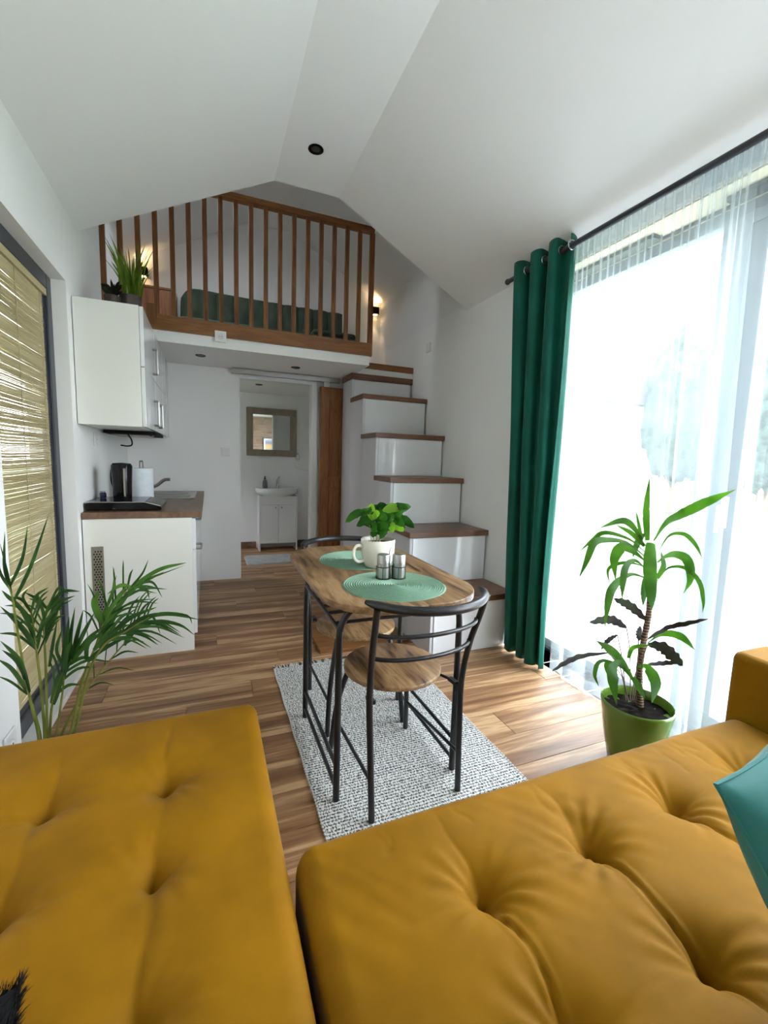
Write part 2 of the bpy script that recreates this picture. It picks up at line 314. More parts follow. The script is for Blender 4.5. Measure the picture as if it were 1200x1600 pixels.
YUCCA=[('l',0.0219,[(1.636,1.2,0.964),(1.612,1.2,1.089),(1.611,1.2,1.215)]),
('l',0.0324,[(1.673,1.2,0.962),(1.746,1.206,1.034),(1.83,1.193,1.075),(1.83,1.101,1.134),(1.83,1.017,1.183)]),
('l',0.0149,[(1.711,1.2,0.923),(1.795,1.22,0.977),(1.83,1.183,0.986),(1.83,1.135,0.952),(1.83,1.102,0.9)]),
('l',0.0313,[(1.708,1.2,0.87),(1.747,1.192,0.896),(1.801,1.184,0.902),(1.83,1.157,0.88),(1.83,1.138,0.809),(1.83,1.159,0.741)]),
('l',0.015,[(1.72,1.2,0.792),(1.805,1.218,0.836),(1.83,1.167,0.847),(1.83,1.106,0.809),(1.83,1.08,0.735),(1.83,1.078,0.686)]),
('l',0.0195,[(1.719,1.2,0.8),(1.673,1.148,0.869),(1.573,1.096,0.944)]),
('l',0.0426,[(1.658,1.2,0.955),(1.608,1.157,0.879),(1.567,1.113,0.785),(1.521,1.07,0.732)]),
('l',0.0219,[(1.623,1.2,0.942),(1.591,1.222,1.006),(1.542,1.243,1.041),(1.442,1.265,1.011)]),
('l',0.0146,[(1.626,1.2,0.919),(1.569,1.232,0.968),(1.474,1.265,0.991),(1.445,1.298,0.953),(1.417,1.33,0.903)]),
('l',0.022,[(1.635,1.2,0.897),(1.506,1.19,0.963),(1.377,1.179,0.981),(1.312,1.169,0.972),(1.273,1.158,0.912),(1.23,1.148,0.85)]),
('l',0.0118,[(1.647,1.2,0.851),(1.61,1.229,0.865),(1.563,1.258,0.861),(1.54,1.288,0.829),(1.589,1.317,0.754)]),
('l',0.0352,[(1.632,1.2,0.882),(1.581,1.213,0.919),(1.534,1.226,0.937),(1.511,1.239,0.887),(1.544,1.252,0.791)]),
('l',0.0251,[(1.648,1.2,0.809),(1.54,1.179,0.837),(1.448,1.158,0.824),(1.385,1.138,0.793),(1.349,1.117,0.741),(1.32,1.096,0.676)]),
('l',0.0207,[(1.648,1.2,0.843),(1.537,1.168,0.895),(1.449,1.135,0.886),(1.397,1.102,0.837),(1.361,1.07,0.782)]),
('l',0.0246,[(1.605,1.2,0.994),(1.649,1.252,0.938),(1.698,1.304,0.87)]),
('l',0.0116,[(1.605,1.2,0.957),(1.635,1.239,1.009),(1.652,1.278,1.079)]),
('l',0.0222,[(1.651,1.2,0.82),(1.595,1.161,0.768),(1.542,1.122,0.727)]),
('l',0.0175,[(1.623,1.2,0.942),(1.594,1.239,0.988),(1.551,1.278,1.017)]),
('w',0.0339,[(1.567,1.2,0.607),(1.471,1.2,0.652),(1.361,1.2,0.652)]),
('w',0.0347,[(1.68,1.2,0.625),(1.601,1.22,0.689),(1.528,1.239,0.72)]),
('w',0.0197,[(1.692,1.2,0.541),(1.794,1.183,0.587),(1.83,1.127,0.623),(1.83,1.055,0.668)]),
('w',0.0189,[(1.474,1.2,0.513),(1.304,1.165,0.541),(1.189,1.131,0.549),(1.09,1.096,0.548)]),
('w',0.0199,[(1.698,1.2,0.428),(1.83,1.197,0.418),(1.83,1.128,0.454)]),
('w',0.0175,[(1.519,1.2,0.583),(1.472,1.2,0.566),(1.437,1.2,0.533)]),
('w',0.0473,[(1.706,1.2,0.519),(1.747,1.165,0.513),(1.768,1.131,0.485),(1.776,1.096,0.461)]),
('w',0.0256,[(1.644,1.2,0.543),(1.68,1.226,0.56),(1.722,1.252,0.577)]),
('l',0.0259,[(1.705,1.2,0.527),(1.803,1.209,0.548),(1.83,1.15,0.556),(1.83,1.088,0.523)]),
('l',0.0291,[(1.668,1.2,0.332),(1.563,1.178,0.44),(1.444,1.157,0.543),(1.327,1.135,0.612)]),
('l',0.0364,[(1.655,1.2,0.423),(1.649,1.157,0.445),(1.649,1.113,0.404),(1.577,1.07,0.353)]),
('l',0.0362,[(1.616,1.2,0.397),(1.484,1.148,0.489),(1.385,1.096,0.486),(1.352,1.044,0.403)]),
('l',0.0135,[(1.604,1.2,0.407),(1.488,1.187,0.478),(1.402,1.174,0.497),(1.369,1.161,0.457),(1.384,1.148,0.409)]),
('l',0.0164,[(1.596,1.2,0.472),(1.568,1.161,0.539),(1.617,1.122,0.56)]),
('l',0.0227,[(1.634,1.2,0.387),(1.615,1.154,0.365),(1.59,1.109,0.348)]),
('l',0.0205,[(1.494,1.2,0.471),(1.477,1.2,0.459),(1.485,1.2,0.419)]),
('s',0.0038,[(1.632,1.2,0.282),(1.604,1.2,0.486),(1.567,1.2,0.607)]),
('s',0.0038,[(1.665,1.2,0.276),(1.687,1.213,0.468),(1.716,1.226,0.612)]),
('s',0.0038,[(1.621,1.2,0.284),(1.514,1.174,0.465),(1.41,1.148,0.545)]),
('s',0.0038,[(1.605,1.2,0.287),(1.567,1.2,0.452),(1.519,1.2,0.583)]),
('s',0.0038,[(1.654,1.2,0.278),(1.656,1.2,0.415),(1.644,1.2,0.543)]),
('s',0.0039,[(1.699,1.2,0.27),(1.644,1.174,0.453),(1.631,1.148,0.559)]),
('s',0.0038,[(1.643,1.2,0.28),(1.648,1.2,0.4),(1.698,1.2,0.428)]),
('s',0.0038,[(1.61,1.2,0.286),(1.569,1.2,0.397),(1.494,1.2,0.471)]),
('t',0.0147,[(1.699,1.2,0.229),(1.67,1.2,0.397),(1.675,1.2,0.524),(1.689,1.2,0.671),(1.67,1.2,0.849)])]
PALM=[('A','r',0.0048,[(-0.516,1.62,0.331),(-0.547,1.641,0.485),(-0.574,1.671,0.683),(-0.583,1.683,0.766),(-0.595,1.691,0.82)]),
('A','l',0.0178,[(-0.595,1.69,0.814),(-0.607,1.7,0.885),(-0.598,1.7,0.99)]),
('A','l',0.0166,[(-0.593,1.69,0.814),(-0.56,1.7,0.901),(-0.538,1.7,1.009)]),
('A','l',0.0179,[(-0.581,1.684,0.772),(-0.537,1.7,0.881),(-0.481,1.7,1.044)]),
('A','l',0.0143,[(-0.593,1.689,0.808),(-0.616,1.696,0.856),(-0.627,1.7,0.929)]),
('A','l',0.0119,[(-0.588,1.687,0.79),(-0.602,1.699,0.873),(-0.612,1.7,0.952)]),
('A','l',0.0155,[(-0.583,1.683,0.766),(-0.598,1.685,0.782),(-0.612,1.688,0.804)]),
('B','r',0.0048,[(-0.498,1.6,0.346),(-0.513,1.639,0.512),(-0.524,1.66,0.606),(-0.534,1.679,0.688),(-0.541,1.689,0.735)]),
('B','l',0.0242,[(-0.524,1.66,0.606),(-0.567,1.676,0.68),(-0.62,1.691,0.752)]),
('B','l',0.0205,[(-0.527,1.665,0.629),(-0.558,1.684,0.714),(-0.583,1.695,0.762)]),
('B','l',0.0194,[(-0.534,1.679,0.688),(-0.578,1.692,0.75),(-0.614,1.702,0.797)]),
('B','l',0.0181,[(-0.524,1.661,0.609),(-0.513,1.679,0.685),(-0.474,1.704,0.794)]),
('B','l',0.0145,[(-0.541,1.687,0.723),(-0.564,1.697,0.772),(-0.55,1.704,0.8)]),
('B','l',0.0133,[(-0.541,1.688,0.729),(-0.529,1.699,0.775),(-0.495,1.705,0.799)]),
('G','r',0.0043,[(-0.505,1.64,0.323),(-0.517,1.708,0.512),(-0.526,1.742,0.61),(-0.527,1.758,0.657),(-0.522,1.778,0.717)]),
('G','l',0.0242,[(-0.527,1.742,0.611),(-0.504,1.766,0.679),(-0.483,1.79,0.749)]),
('G','l',0.0191,[(-0.526,1.742,0.61),(-0.533,1.766,0.682),(-0.553,1.792,0.762)]),
('G','l',0.0217,[(-0.526,1.754,0.646),(-0.503,1.778,0.715),(-0.489,1.796,0.768)]),
('G','l',0.0142,[(-0.524,1.774,0.705),(-0.551,1.784,0.737),(-0.589,1.792,0.765)]),
('G','l',0.0142,[(-0.524,1.774,0.705),(-0.483,1.792,0.756),(-0.429,1.793,0.754)]),
('G','l',0.0129,[(-0.524,1.772,0.699),(-0.495,1.796,0.769),(-0.461,1.79,0.747)]),
('G','l',0.0164,[(-0.51,1.712,0.522),(-0.503,1.738,0.596),(-0.493,1.762,0.666)]),
('C','r',0.0041,[(-0.508,1.58,0.361),(-0.516,1.568,0.458),(-0.52,1.56,0.517),(-0.525,1.554,0.557)]),
('C','l',0.0285,[(-0.52,1.56,0.514),(-0.535,1.545,0.622),(-0.569,1.536,0.694)]),
('C','l',0.0251,[(-0.522,1.561,0.508),(-0.553,1.55,0.593),(-0.58,1.544,0.635)]),
('C','l',0.0125,[(-0.523,1.561,0.505),(-0.558,1.556,0.553),(-0.586,1.552,0.58)]),
('C','l',0.0226,[(-0.523,1.554,0.557),(-0.541,1.545,0.623),(-0.568,1.54,0.664)]),
('D','r',0.0043,[(-0.492,1.62,0.329),(-0.479,1.62,0.433),(-0.45,1.62,0.524),(-0.422,1.62,0.577)]),
('D','l',0.0374,[(-0.482,1.62,0.434),(-0.46,1.62,0.513),(-0.418,1.62,0.589)]),
('D','l',0.0266,[(-0.45,1.62,0.524),(-0.438,1.62,0.624),(-0.421,1.62,0.721)]),
('D','l',0.0194,[(-0.422,1.62,0.577),(-0.423,1.62,0.647),(-0.404,1.62,0.751)]),
('D','l',0.0182,[(-0.422,1.62,0.583),(-0.401,1.62,0.669),(-0.382,1.62,0.739)]),
('D','l',0.0182,[(-0.419,1.62,0.589),(-0.386,1.62,0.661),(-0.352,1.62,0.727)]),
('D','l',0.0158,[(-0.42,1.62,0.577),(-0.374,1.62,0.64),(-0.325,1.62,0.679)]),
('D','l',0.0158,[(-0.42,1.62,0.57),(-0.385,1.62,0.616),(-0.369,1.62,0.633)]),
('D','l',0.0169,[(-0.439,1.62,0.541),(-0.461,1.62,0.614),(-0.437,1.62,0.692)]),
('E','r',0.0049,[(-0.434,1.621,0.329),(-0.401,1.646,0.49),(-0.358,1.664,0.607),(-0.344,1.671,0.656),(-0.302,1.682,0.733),(-0.256,1.691,0.79)]),
('E','l',0.0216,[(-0.346,1.67,0.65),(-0.313,1.681,0.728),(-0.262,1.692,0.8)]),
('E','l',0.0216,[(-0.335,1.672,0.667),(-0.285,1.683,0.738),(-0.233,1.694,0.81)]),
('E','l',0.0192,[(-0.319,1.676,0.69),(-0.262,1.688,0.768),(-0.198,1.696,0.821)]),
('E','l',0.0167,[(-0.302,1.681,0.727),(-0.233,1.691,0.791),(-0.151,1.697,0.831)]),
('E','l',0.0156,[(-0.262,1.689,0.781),(-0.169,1.698,0.839),(-0.078,1.7,0.859)]),
('E','l',0.0143,[(-0.256,1.69,0.786),(-0.29,1.691,0.792),(-0.326,1.687,0.767)]),
('E','l',0.0091,[(-0.256,1.69,0.786),(-0.221,1.696,0.829),(-0.2,1.7,0.877)]),
('E','l',0.0104,[(-0.256,1.69,0.786),(-0.193,1.692,0.798),(-0.158,1.685,0.739)]),
('E','l',0.0117,[(-0.245,1.69,0.786),(-0.211,1.689,0.776),(-0.199,1.684,0.739)]),
('E','l',0.0152,[(-0.343,1.676,0.693),(-0.312,1.688,0.772),(-0.306,1.695,0.825)]),
('E','l',0.033,[(-0.346,1.672,0.668),(-0.367,1.682,0.739),(-0.35,1.688,0.782)]),
('E','l',0.0228,[(-0.352,1.666,0.625),(-0.335,1.676,0.692),(-0.324,1.684,0.748)]),
('E','l',0.019,[(-0.358,1.664,0.607),(-0.319,1.672,0.665),(-0.291,1.68,0.713)]),
('E','l',0.009,[(-0.302,1.682,0.733),(-0.256,1.69,0.786),(-0.084,1.7,0.85)]),
('F','r',0.0043,[(-0.418,1.6,0.339),(-0.369,1.593,0.537),(-0.321,1.589,0.627),(-0.273,1.588,0.656),(-0.234,1.587,0.681),(-0.19,1.586,0.705)]),
('F','l',0.0158,[(-0.337,1.59,0.616),(-0.272,1.588,0.663),(-0.214,1.588,0.646),(-0.165,1.589,0.603)]),
('F','l',0.0147,[(-0.273,1.588,0.659),(-0.212,1.586,0.704),(-0.133,1.586,0.71),(-0.032,1.586,0.679)]),
('F','l',0.0136,[(-0.246,1.588,0.663),(-0.173,1.587,0.688),(-0.1,1.587,0.668),(-0.051,1.588,0.624)]),
('F','l',0.017,[(-0.321,1.589,0.64),(-0.249,1.586,0.708),(-0.166,1.585,0.739)]),
('F','l',0.0211,[(-0.206,1.586,0.7),(-0.24,1.588,0.662),(-0.266,1.589,0.616)]),
('F','l',0.0124,[(-0.234,1.587,0.674),(-0.184,1.586,0.708),(-0.158,1.588,0.642)]),
('F','l',0.0169,[(-0.37,1.591,0.576),(-0.332,1.59,0.609),(-0.235,1.588,0.658)]),
('F','l',0.0193,[(-0.353,1.59,0.612),(-0.299,1.588,0.669),(-0.245,1.587,0.688)]),
('F','l',0.0099,[(-0.212,1.587,0.691),(-0.156,1.586,0.715),(-0.076,1.586,0.699),(-0.059,1.587,0.667)]),
('F','l',0.0121,[(-0.32,1.589,0.646),(-0.27,1.586,0.717),(-0.233,1.586,0.723)]),
('F','l',0.0205,[(-0.377,1.591,0.583),(-0.367,1.589,0.639),(-0.319,1.588,0.672)]),
('H','r',0.0031,[(-0.47,1.66,0.302),(-0.417,1.679,0.409),(-0.346,1.696,0.504),(-0.283,1.709,0.579)]),
('H','l',0.0199,[(-0.286,1.708,0.569),(-0.271,1.714,0.61),(-0.247,1.72,0.646)]),
('I','r',0.0037,[(-0.474,1.62,0.325),(-0.452,1.616,0.45),(-0.44,1.613,0.532)]),
('I','l',0.0241,[(-0.443,1.613,0.526),(-0.434,1.61,0.602),(-0.414,1.609,0.644)])]
# ---------------------------------------------------------------- room shell
XL,XR,YE,YB=-0.68,1.95,3.16,4.59
mb=B(XL-0.1,2.3,-1.05,6.2,-0.06,-0.012); floor=struct('floor',mb,'gapdark',sm=False)
random.seed(4)
plank_mesh={}
def plank(x0,x1,y0,y1):
    L=round(x1-x0,3); key=(L,round(y1-y0,3))
    if key not in plank_mesh:
        g=0.0008; ob=link('plank',B(g,L-g,g,y1-y0-g,-0.012,0.0),'floor',floor,sm=False); plank_mesh[key]=ob.data
        md=ob.modifiers.new('b','BEVEL'); md.width=0.0012; md.segments=1
    else:
        ob=bpy.data.objects.new('plank',plank_mesh[key]); C.objects.link(ob); ob.parent=floor
        md=ob.modifiers.new('b','BEVEL'); md.width=0.0012; md.segments=1
    ob.location=(x0,y0,0)
y=1.877-0.18*16; row=0
offs=[0.0,0.52,0.27,0.83,0.12,0.61,0.4,0.93]
while y<6.15:
    x=XL-0.05-offs[row%8]*1.28
    while x<2.2:
        a=max(x,XL-0.02); b=min(x+1.28,2.2)
        if b-a>0.04: plank(round(a,3),round(b,3),y,y+0.18)
        x+=1.28
    y+=0.18; row+=1
# living-room ceiling: two slopes and a flat ridge, ending at the loft step
prof=[(XL,2.51),(0.431,3.054),(0.872,3.054),(XR,2.47)]
up=[(x,z+0.08) for x,z in prof]
struct('ceiling',MB().prism(prof+[(XR+0.3,2.47),(XR+0.3,2.6)]+up[::-1]+[(XL-0.2,2.6),(XL-0.2,2.51)],-1.05,YE,'y'),'ceil',sm=False)
lp=[(XL,3.10),(0.431,3.69),(0.872,3.69),(XR,3.10)]
cl=MB()
for ya,yb in ((YE-0.03,3.84),(4.28,5.2)): cl.prism(lp+[(XR+0.2,3.1),(XR+0.2,3.25)]+[(x,z+0.1) for x,z in lp][::-1]+[(XL-0.2,3.25),(XL-0.2,3.1)],ya,yb,'y')
def lz(x): return 3.10+(x-XL)*0.531
cl.prism([(XL-0.2,3.1),(XL,3.1),(-0.42,lz(-0.42)),(-0.42,lz(-0.42)+0.1),(XL,3.2),(XL-0.2,3.25)],3.84,4.28,'y').prism([(-0.05,lz(-0.05)),(0.431,3.69),(0.872,3.69),(XR,3.10),(XR+0.2,3.1),(XR+0.2,3.25),(XR,3.2),(0.872,3.79),(0.431,3.79),(-0.05,lz(-0.05)+0.1)],3.84,4.28,'y')
struct('ceiling_loft',cl,'loftwall',sm=False)
w=MB()
for xa,xb,ya,yb in ((-0.42,-0.395,3.84,4.28),(-0.075,-0.05,3.84,4.28),(-0.395,-0.075,3.84,3.865),(-0.395,-0.075,4.255,4.28)):
    w.prism([(xa,lz(xa)+0.03),(xb,lz(xb)+0.03),(xb,lz(xb)+0.09),(xa,lz(xa)+0.09)],ya,yb,'y')
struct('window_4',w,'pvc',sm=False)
struct('wall_loft_step',MB().prism([(XL,2.56),(0.431,3.10),(0.872,3.10),(XR,2.52),(XR,3.12),(0.872,3.71),(0.431,3.71),(XL,3.12)],YE-0.03,YE-0.001,'y'),'ceil',sm=False)
# left wall with the tall window opening and the bathroom window
def wall_x(name,x0,x1,y0,y1,z0,z1,holes,m='wall'):
    ys=sorted({y0,y1}|{h[0] for h in holes}|{h[1] for h in holes}); w=MB()
    for a,b in zip(ys,ys[1:]):
        cuts=[h for h in holes if h[0]<=a+1e-6 and h[1]>=b-1e-6]
        if not cuts: w.box(x0,x1,a,b,z0,z1)
        else:
            h=cuts[0]
            if h[2]>z0: w.box(x0,x1,a,b,z0,h[2])
            if h[3]<z1: w.box(x0,x1,a,b,h[3],z1)
    return struct(name,w,m,sm=False)
wall_x('wall_left',XL-0.2,XL,-1.05,6.2,-0.012,2.60,[(1.95,2.87,0.03,2.135),(5.1,5.8,1.05,1.85)])
wall_x('wall_left_upper',XL-0.2,XL,YE-0.03,5.2,2.60,3.2,[],'loftwall')
wall_x('wall_right',XR,XR+0.3,-1.05,6.2,-0.012,2.52,[(-0.7,2.33,0.0,2.40)])
wall_x('wall_right_upper',XR,XR+0.3,YE-0.03,5.2,2.52,3.2,[],'loftwall')
struct('wall_loft_end',MB().box(XL,XR,5.1,5.2,2.2,3.12).prism([(XL,3.12),(XR,3.12),(0.872,3.71),(0.431,3.71)],5.1,5.2,'y'),'loftwall',sm=False)
# wall behind the camera, window in it, cladding planks
w=MB().box(XL,XR,-1.15,-1.05,-0.012,3.1)
wf=struct('wall_front',w,'wall',sm=False)
for r in range(12):
    z=0.2*r
    for (a,b) in ((1.1,1.52),(1.522,1.94)) if r%2 else ((1.1,1.30),(1.302,1.94)):
        struct('plank',B(a+0.001,b-0.001,-1.05,-1.035,z+0.001,z+0.199),'clad',wf,sm=False)
# bathroom front wall, with doorway
w=MB().box(XL,0.30,YB,YB+0.1,-0.012,2.085).box(1.02,XR,YB,YB+0.1,-0.012,2.085).box(0.30,1.02,YB,YB+0.1,2.012,2.085)
struct('wall_rear',w,'wall',sm=False)
fr=MB().box(1.012,1.075,YB-0.018,YB+0.11,0.0,2.03); struct('trim_1',fr,'plastic',bev=0.002,sm=False)
fr=MB().box(0.29,1.012,YB-0.006,YB+0.11,2.006,2.03); struct('trim_2',fr,'plastic',bev=0.002,sm=False)
struct('wall_bathroom_back',B(XL,XR,6.12,6.2,-0.012,2.09),'wall',sm=False)
struct('wall_bathroom_side',B(1.62,1.7,YB+0.1,6.12,-0.012,2.09),'wall',sm=False)
struct('baseboard_bathroom',MB().box(XL,0.598,6.105,6.119,0,0.09).box(1.1,1.62,6.105,6.119,0,0.09),'worktop',bev=0.002,sm=False)
# loft slab with its white front edge
struct('loft_slab',MB().box(XL,1.345,3.77,5.2,2.085,2.19).box(1.345,XR,4.14,5.2,2.085,2.135).box(XL-0.2,XR+0.3,5.0,6.2,2.085,2.3),'wall',sm=False)
struct('trim_3',B(1.35,XR-0.004,4.118,4.139,2.135,2.192),'railx',bev=0.002,sm=False)
# ---- right window: sliding door with frames and panes (window_1)
X0,X1=2.15,2.21
w=MB().box(X0,X1,2.26,2.33,0.0,2.40).box(X0,X1,-0.7,-0.63,0.0,2.40).box(X0,X1,-0.63,2.26,0.0,0.07).box(X0,X1,-0.63,2.26,2.335,2.40).box(X0-0.02,X1,1.24,1.36,0.07,2.335).box(X0,X1,0.2,0.27,0.07,2.335)
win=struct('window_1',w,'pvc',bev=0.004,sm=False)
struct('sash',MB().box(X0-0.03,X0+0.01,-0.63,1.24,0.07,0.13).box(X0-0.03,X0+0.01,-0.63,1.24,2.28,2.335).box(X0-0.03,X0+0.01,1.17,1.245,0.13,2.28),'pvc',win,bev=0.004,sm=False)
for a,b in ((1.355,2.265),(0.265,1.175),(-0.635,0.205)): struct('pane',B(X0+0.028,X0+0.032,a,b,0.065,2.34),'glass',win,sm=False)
struct('handle',MB().box(X0-0.035,X0-0.028,1.195,1.225,1.0,1.14).tube([(X0-0.03,1.21,1.10),(X0-0.075,1.21,1.10),(X0-0.075,1.21,0.98)],0.008),'plastic',win)
struct('trim_6',MB().box(1.955,2.20,-0.695,2.325,2.392,2.399),mat('beige_soffit',(0.62,0.58,0.42),0.7),sm=False)
struct('trim_7',MB().box(2.03,2.09,1.62,2.32,2.372,2.391).box(2.03,2.09,0.62,1.30,2.372,2.391).box(2.03,2.09,-0.69,0.3,2.372,2.391).box(2.10,2.112,-0.69,2.32,2.378,2.391),'anthr',sm=False)
struct('trim_4',B(2.12,2.15,-0.7,2.33,0.0,0.02),'anthr',sm=False)
# ---- left window with anthracite frame (window_2)
w=MB().box(-0.80,-0.745,2.80,2.87,0.03,2.135).box(-0.80,-0.745,1.95,2.02,0.03,2.135).box(-0.80,-0.745,2.02,2.80,0.03,0.11).box(-0.80,-0.745,2.02,2.80,2.06,2.135)
win=struct('window_2',w,'anthr',bev=0.005,sm=False)
struct('inner_frame',MB().box(-0.785,-0.758,2.77,2.80,0.11,2.06).box(-0.785,-0.758,2.02,2.05,0.11,2.06).box(-0.785,-0.758,2.05,2.77,0.11,0.14).box(-0.785,-0.758,2.05,2.77,2.03,2.06),'anthr',win,bev=0.003,sm=False)
struct('pane',B(-0.778,-0.774,2.04,2.78,0.13,2.04),'glass',win,sm=False)
struct('trim_5',B(-0.745,XL+0.005,1.952,2.868,0.0,0.032),'plastic',sm=False)
# bathroom window, window in the wall behind
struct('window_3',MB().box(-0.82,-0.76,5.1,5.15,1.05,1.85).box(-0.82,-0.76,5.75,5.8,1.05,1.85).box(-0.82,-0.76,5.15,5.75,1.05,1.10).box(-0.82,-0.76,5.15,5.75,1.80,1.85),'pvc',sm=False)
# ---------------------------------------------------------------- staircase
st=Thing('staircase','white box staircase with walnut treads climbing to the loft','staircase',(1.62,3.3,0))
steps=[(2.34,0.38),(2.69,0.757),(3.07,1.124),(3.415,1.481),(3.778,1.842),(4.12,2.08)]
for i,(yn,zt) in enumerate(steps):
    y0=yn+0.022; y1=(steps[i+1][0]+0.021) if i<5 else 4.44; th=0.040 if i<5 else 0.056
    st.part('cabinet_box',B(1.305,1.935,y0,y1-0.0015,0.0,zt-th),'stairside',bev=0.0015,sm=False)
    zb=steps[i-1][1]+0.004 if i else 0.003
    f=st.part('riser_panel',B(1.327,1.928,y0-0.007,y0-0.0005,zb,zt-th-0.004),'gloss',bev=0.0015,sm=False)
    st.part('tread',B(1.292,1.946,yn,min(y1+0.004,4.44),zt-th,zt),'tread',bev=0.003,sm=False)
    if i==3 or i==1 or i==5:
        ys=(y0+0.01,y1-0.01)
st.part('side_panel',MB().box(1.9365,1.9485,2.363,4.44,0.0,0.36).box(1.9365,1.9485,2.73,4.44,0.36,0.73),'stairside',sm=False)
single('wooden_floor_board','reddish-brown wooden board lying on the floor at the foot of the stairs','board',MB().box(0.655,1.285,2.615,3.095,0.0015,0.016),'railx',(0.95,2.85,0),bev=0.002,sm=False)
# ---------------------------------------------------------------- barn door with its steel track
bd=Thing('sliding_barn_door','brown stained plank barn door half hidden behind the stairs','door',(1.4,4.53,0))
for k in range(6): bd.part('board',B(1.082+k*0.105,1.082+k*0.105+0.1035,4.512,4.535,0.02,1.985),'doorwood',bev=0.003,sm=False)
bd.part('brace',MB().box(1.082,1.70,4.492,4.512,1.86,1.975).box(1.082,1.70,4.492,4.512,0.03,0.15).box(1.082,1.70,4.492,4.512,0.95,1.06),'doorwood',bev=0.003,sm=False)
bd.part('frame_rail',MB().box(1.082,1.175,4.490,4.513,0.021,1.984),'doorwood',bev=0.003,sm=False)
bd.part('diagonal_brace',MB().prism([(1.18,0.15),(1.27,0.15),(1.68,0.95),(1.59,0.95)],4.493,4.511,'y').prism([(1.18,1.86),(1.27,1.86),(1.68,1.06),(1.59,1.06)],4.493,4.511,'y'),'doorwood',sm=False)
tr=Thing('door_track','brushed aluminium sliding-door track under the loft ceiling','track',(0.8,4.53,2.04))
tr.part('rail',B(0.22,1.29,4.495,4.54,2.035,2.082),'steel',bev=0.003,sm=False); tr.part('hanger',B(1.12,1.18,4.505,4.53,1.98,2.04),'steel',bev=0.002,sm=False)
# ---------------------------------------------------------------- loft railing
rl=Thing('loft_railing','orange-brown timber balustrade along the loft edge','railing',(0.33,3.79,2.16))
rl.part('bottom_beam',B(-0.375,1.358,3.745,3.772,2.165,2.272),'railx',bev=0.003,sm=False)
rl.part('top_rail',B(-0.40,1.355,3.735,3.80,3.185,3.228),'railx',bev=0.004,sm=False)
def ceil_loft(x): return 3.10+max(0,(x-XL))*0.531
for k in range(19):
    x=-0.668+0.1117*k; zt=min(3.185,ceil_loft(x-0.02)-0.004); zb=2.272 if k>=3 else 2.19
    wd=0.0165 if k not in (0,18) else 0.021
    rl.part('baluster' if k not in (0,18) else 'end_post',B(x-wd+(0.006 if k==0 else 0),x+wd,3.752,3.782,zb if k!=18 else 2.165,zt),'rail',bev=0.002,sm=False)
rl.part('foot_block',B(-0.40,-0.335,3.74,3.77,2.19,2.34),'rail',bev=0.003,sm=False)
# loft furniture
hb=Thing('upholstered_headboard','dark green channel-quilted headboard against the loft end wall','headboard',(0.62,5.05,2.19))
n=10; x0,x1=-0.225,1.44
for k in range(n):
    a=x0+(x1-x0)*k/n; b=x0+(x1-x0)*(k+1)/n
    def fn(u,v,a=a,b=b,k=k):
        x=a+(b-a)*u; z=2.2+0.68*v
        if k==0: z=2.2+(0.68-0.10*(1-u)**3)*v
        return (x,4.985-0.03*math.sin(PI*u)**0.6,z)
    m_=MB().grid(fn,8,8); m_.box(a,b,4.99,5.04,2.2,2.86 if k else 2.80); hb.part('channel',m_,'bedgreen')
pp=[(x0,4.98,2.3),(x0+0.005,4.98,2.7),(x0+0.03,4.98,2.82),(x0+0.12,4.98,2.885)]+[(x0+0.12+(x1-x0-0.2)*i/6,4.98,2.885-0.004*i) for i in range(1,7)]
hb.part('piping',MB().tube(smooth(pp,40),0.012,8),'bedgreen')
ns=Thing('bedside_box','dark brown bedside box left of the green headboard','box',(-0.42,4.97,2.19))
ns.part('body',MB().box(-0.56,-0.265,4.85,5.09,2.2,2.80),'doorwood',bev=0.004,sm=False); ns.part('lid',B(-0.565,-0.262,4.84,5.092,2.80,2.82),'doorwood',bev=0.003,sm=False)
single('phone_cable','thin white cable hanging beside the green headboard','cable',MB().tube(smooth([(-0.262,4.83,2.80),(-0.262,4.80,2.72),(-0.275,4.78,2.6),(-0.30,4.78,2.45),(-0.30,4.78,2.2)],20),0.004,6),'plastic',(-0.27,4.8,2.2))
bedm=Thing('loft_mattress','dark green covered mattress lying on the loft floor','mattress',(0.6,4.4,2.19))
bedm.part('mattress_body',MB().box(-0.2,1.33,4.0,4.93,2.195,2.36),'bedgreen',bev=0.03); bedm.part('folded_quilt',MB().box(0.9,1.31,4.05,4.6,2.362,2.42),'bedgreen',bev=0.025)
def wall_lamp(x,label):
    t=Thing('wall_lamp',label,'lamp',(x,5.09,3.0)); z=3.0
    t.part('housing',MB().box(x-0.038,x+0.038,5.015,5.085,z-0.04,z+0.04),'blackmatte',bev=0.005,sm=False); t.part('back_plate',B(x-0.03,x+0.03,5.085,5.099,z-0.03,z+0.03),'blackmatte',sm=False)
    t.part('led_top',B(x-0.022,x+0.022,5.03,5.07,z+0.040,z+0.043),'glow',sm=False); t.part('led_bottom',B(x-0.022,x+0.022,5.03,5.07,z-0.043,z-0.040),'glow',sm=False)
    for s in (1,-1):
        d=bpy.data.lights.new('wall_lamp_beam','SPOT'); d.energy=1.0 if s>0 else 2.0; d.color=(1,0.66,0.34); d.spot_size=math.radians(100 if s>0 else 50); d.spot_blend=0.25; d.shadow_soft_size=0.015
        o=bpy.data.objects.new('wall_lamp_beam',d); C.objects.link(o); o.location=(x,5.05,z+0.055*s); o.rotation_euler=(PI if s>0 else 0,0,0)
wall_lamp(1.86,'small black cube wall lamp glowing beside the right wall of the loft')
wall_lamp(-0.555,'small black cube wall lamp glowing behind the balusters above the kitchen cabinet')
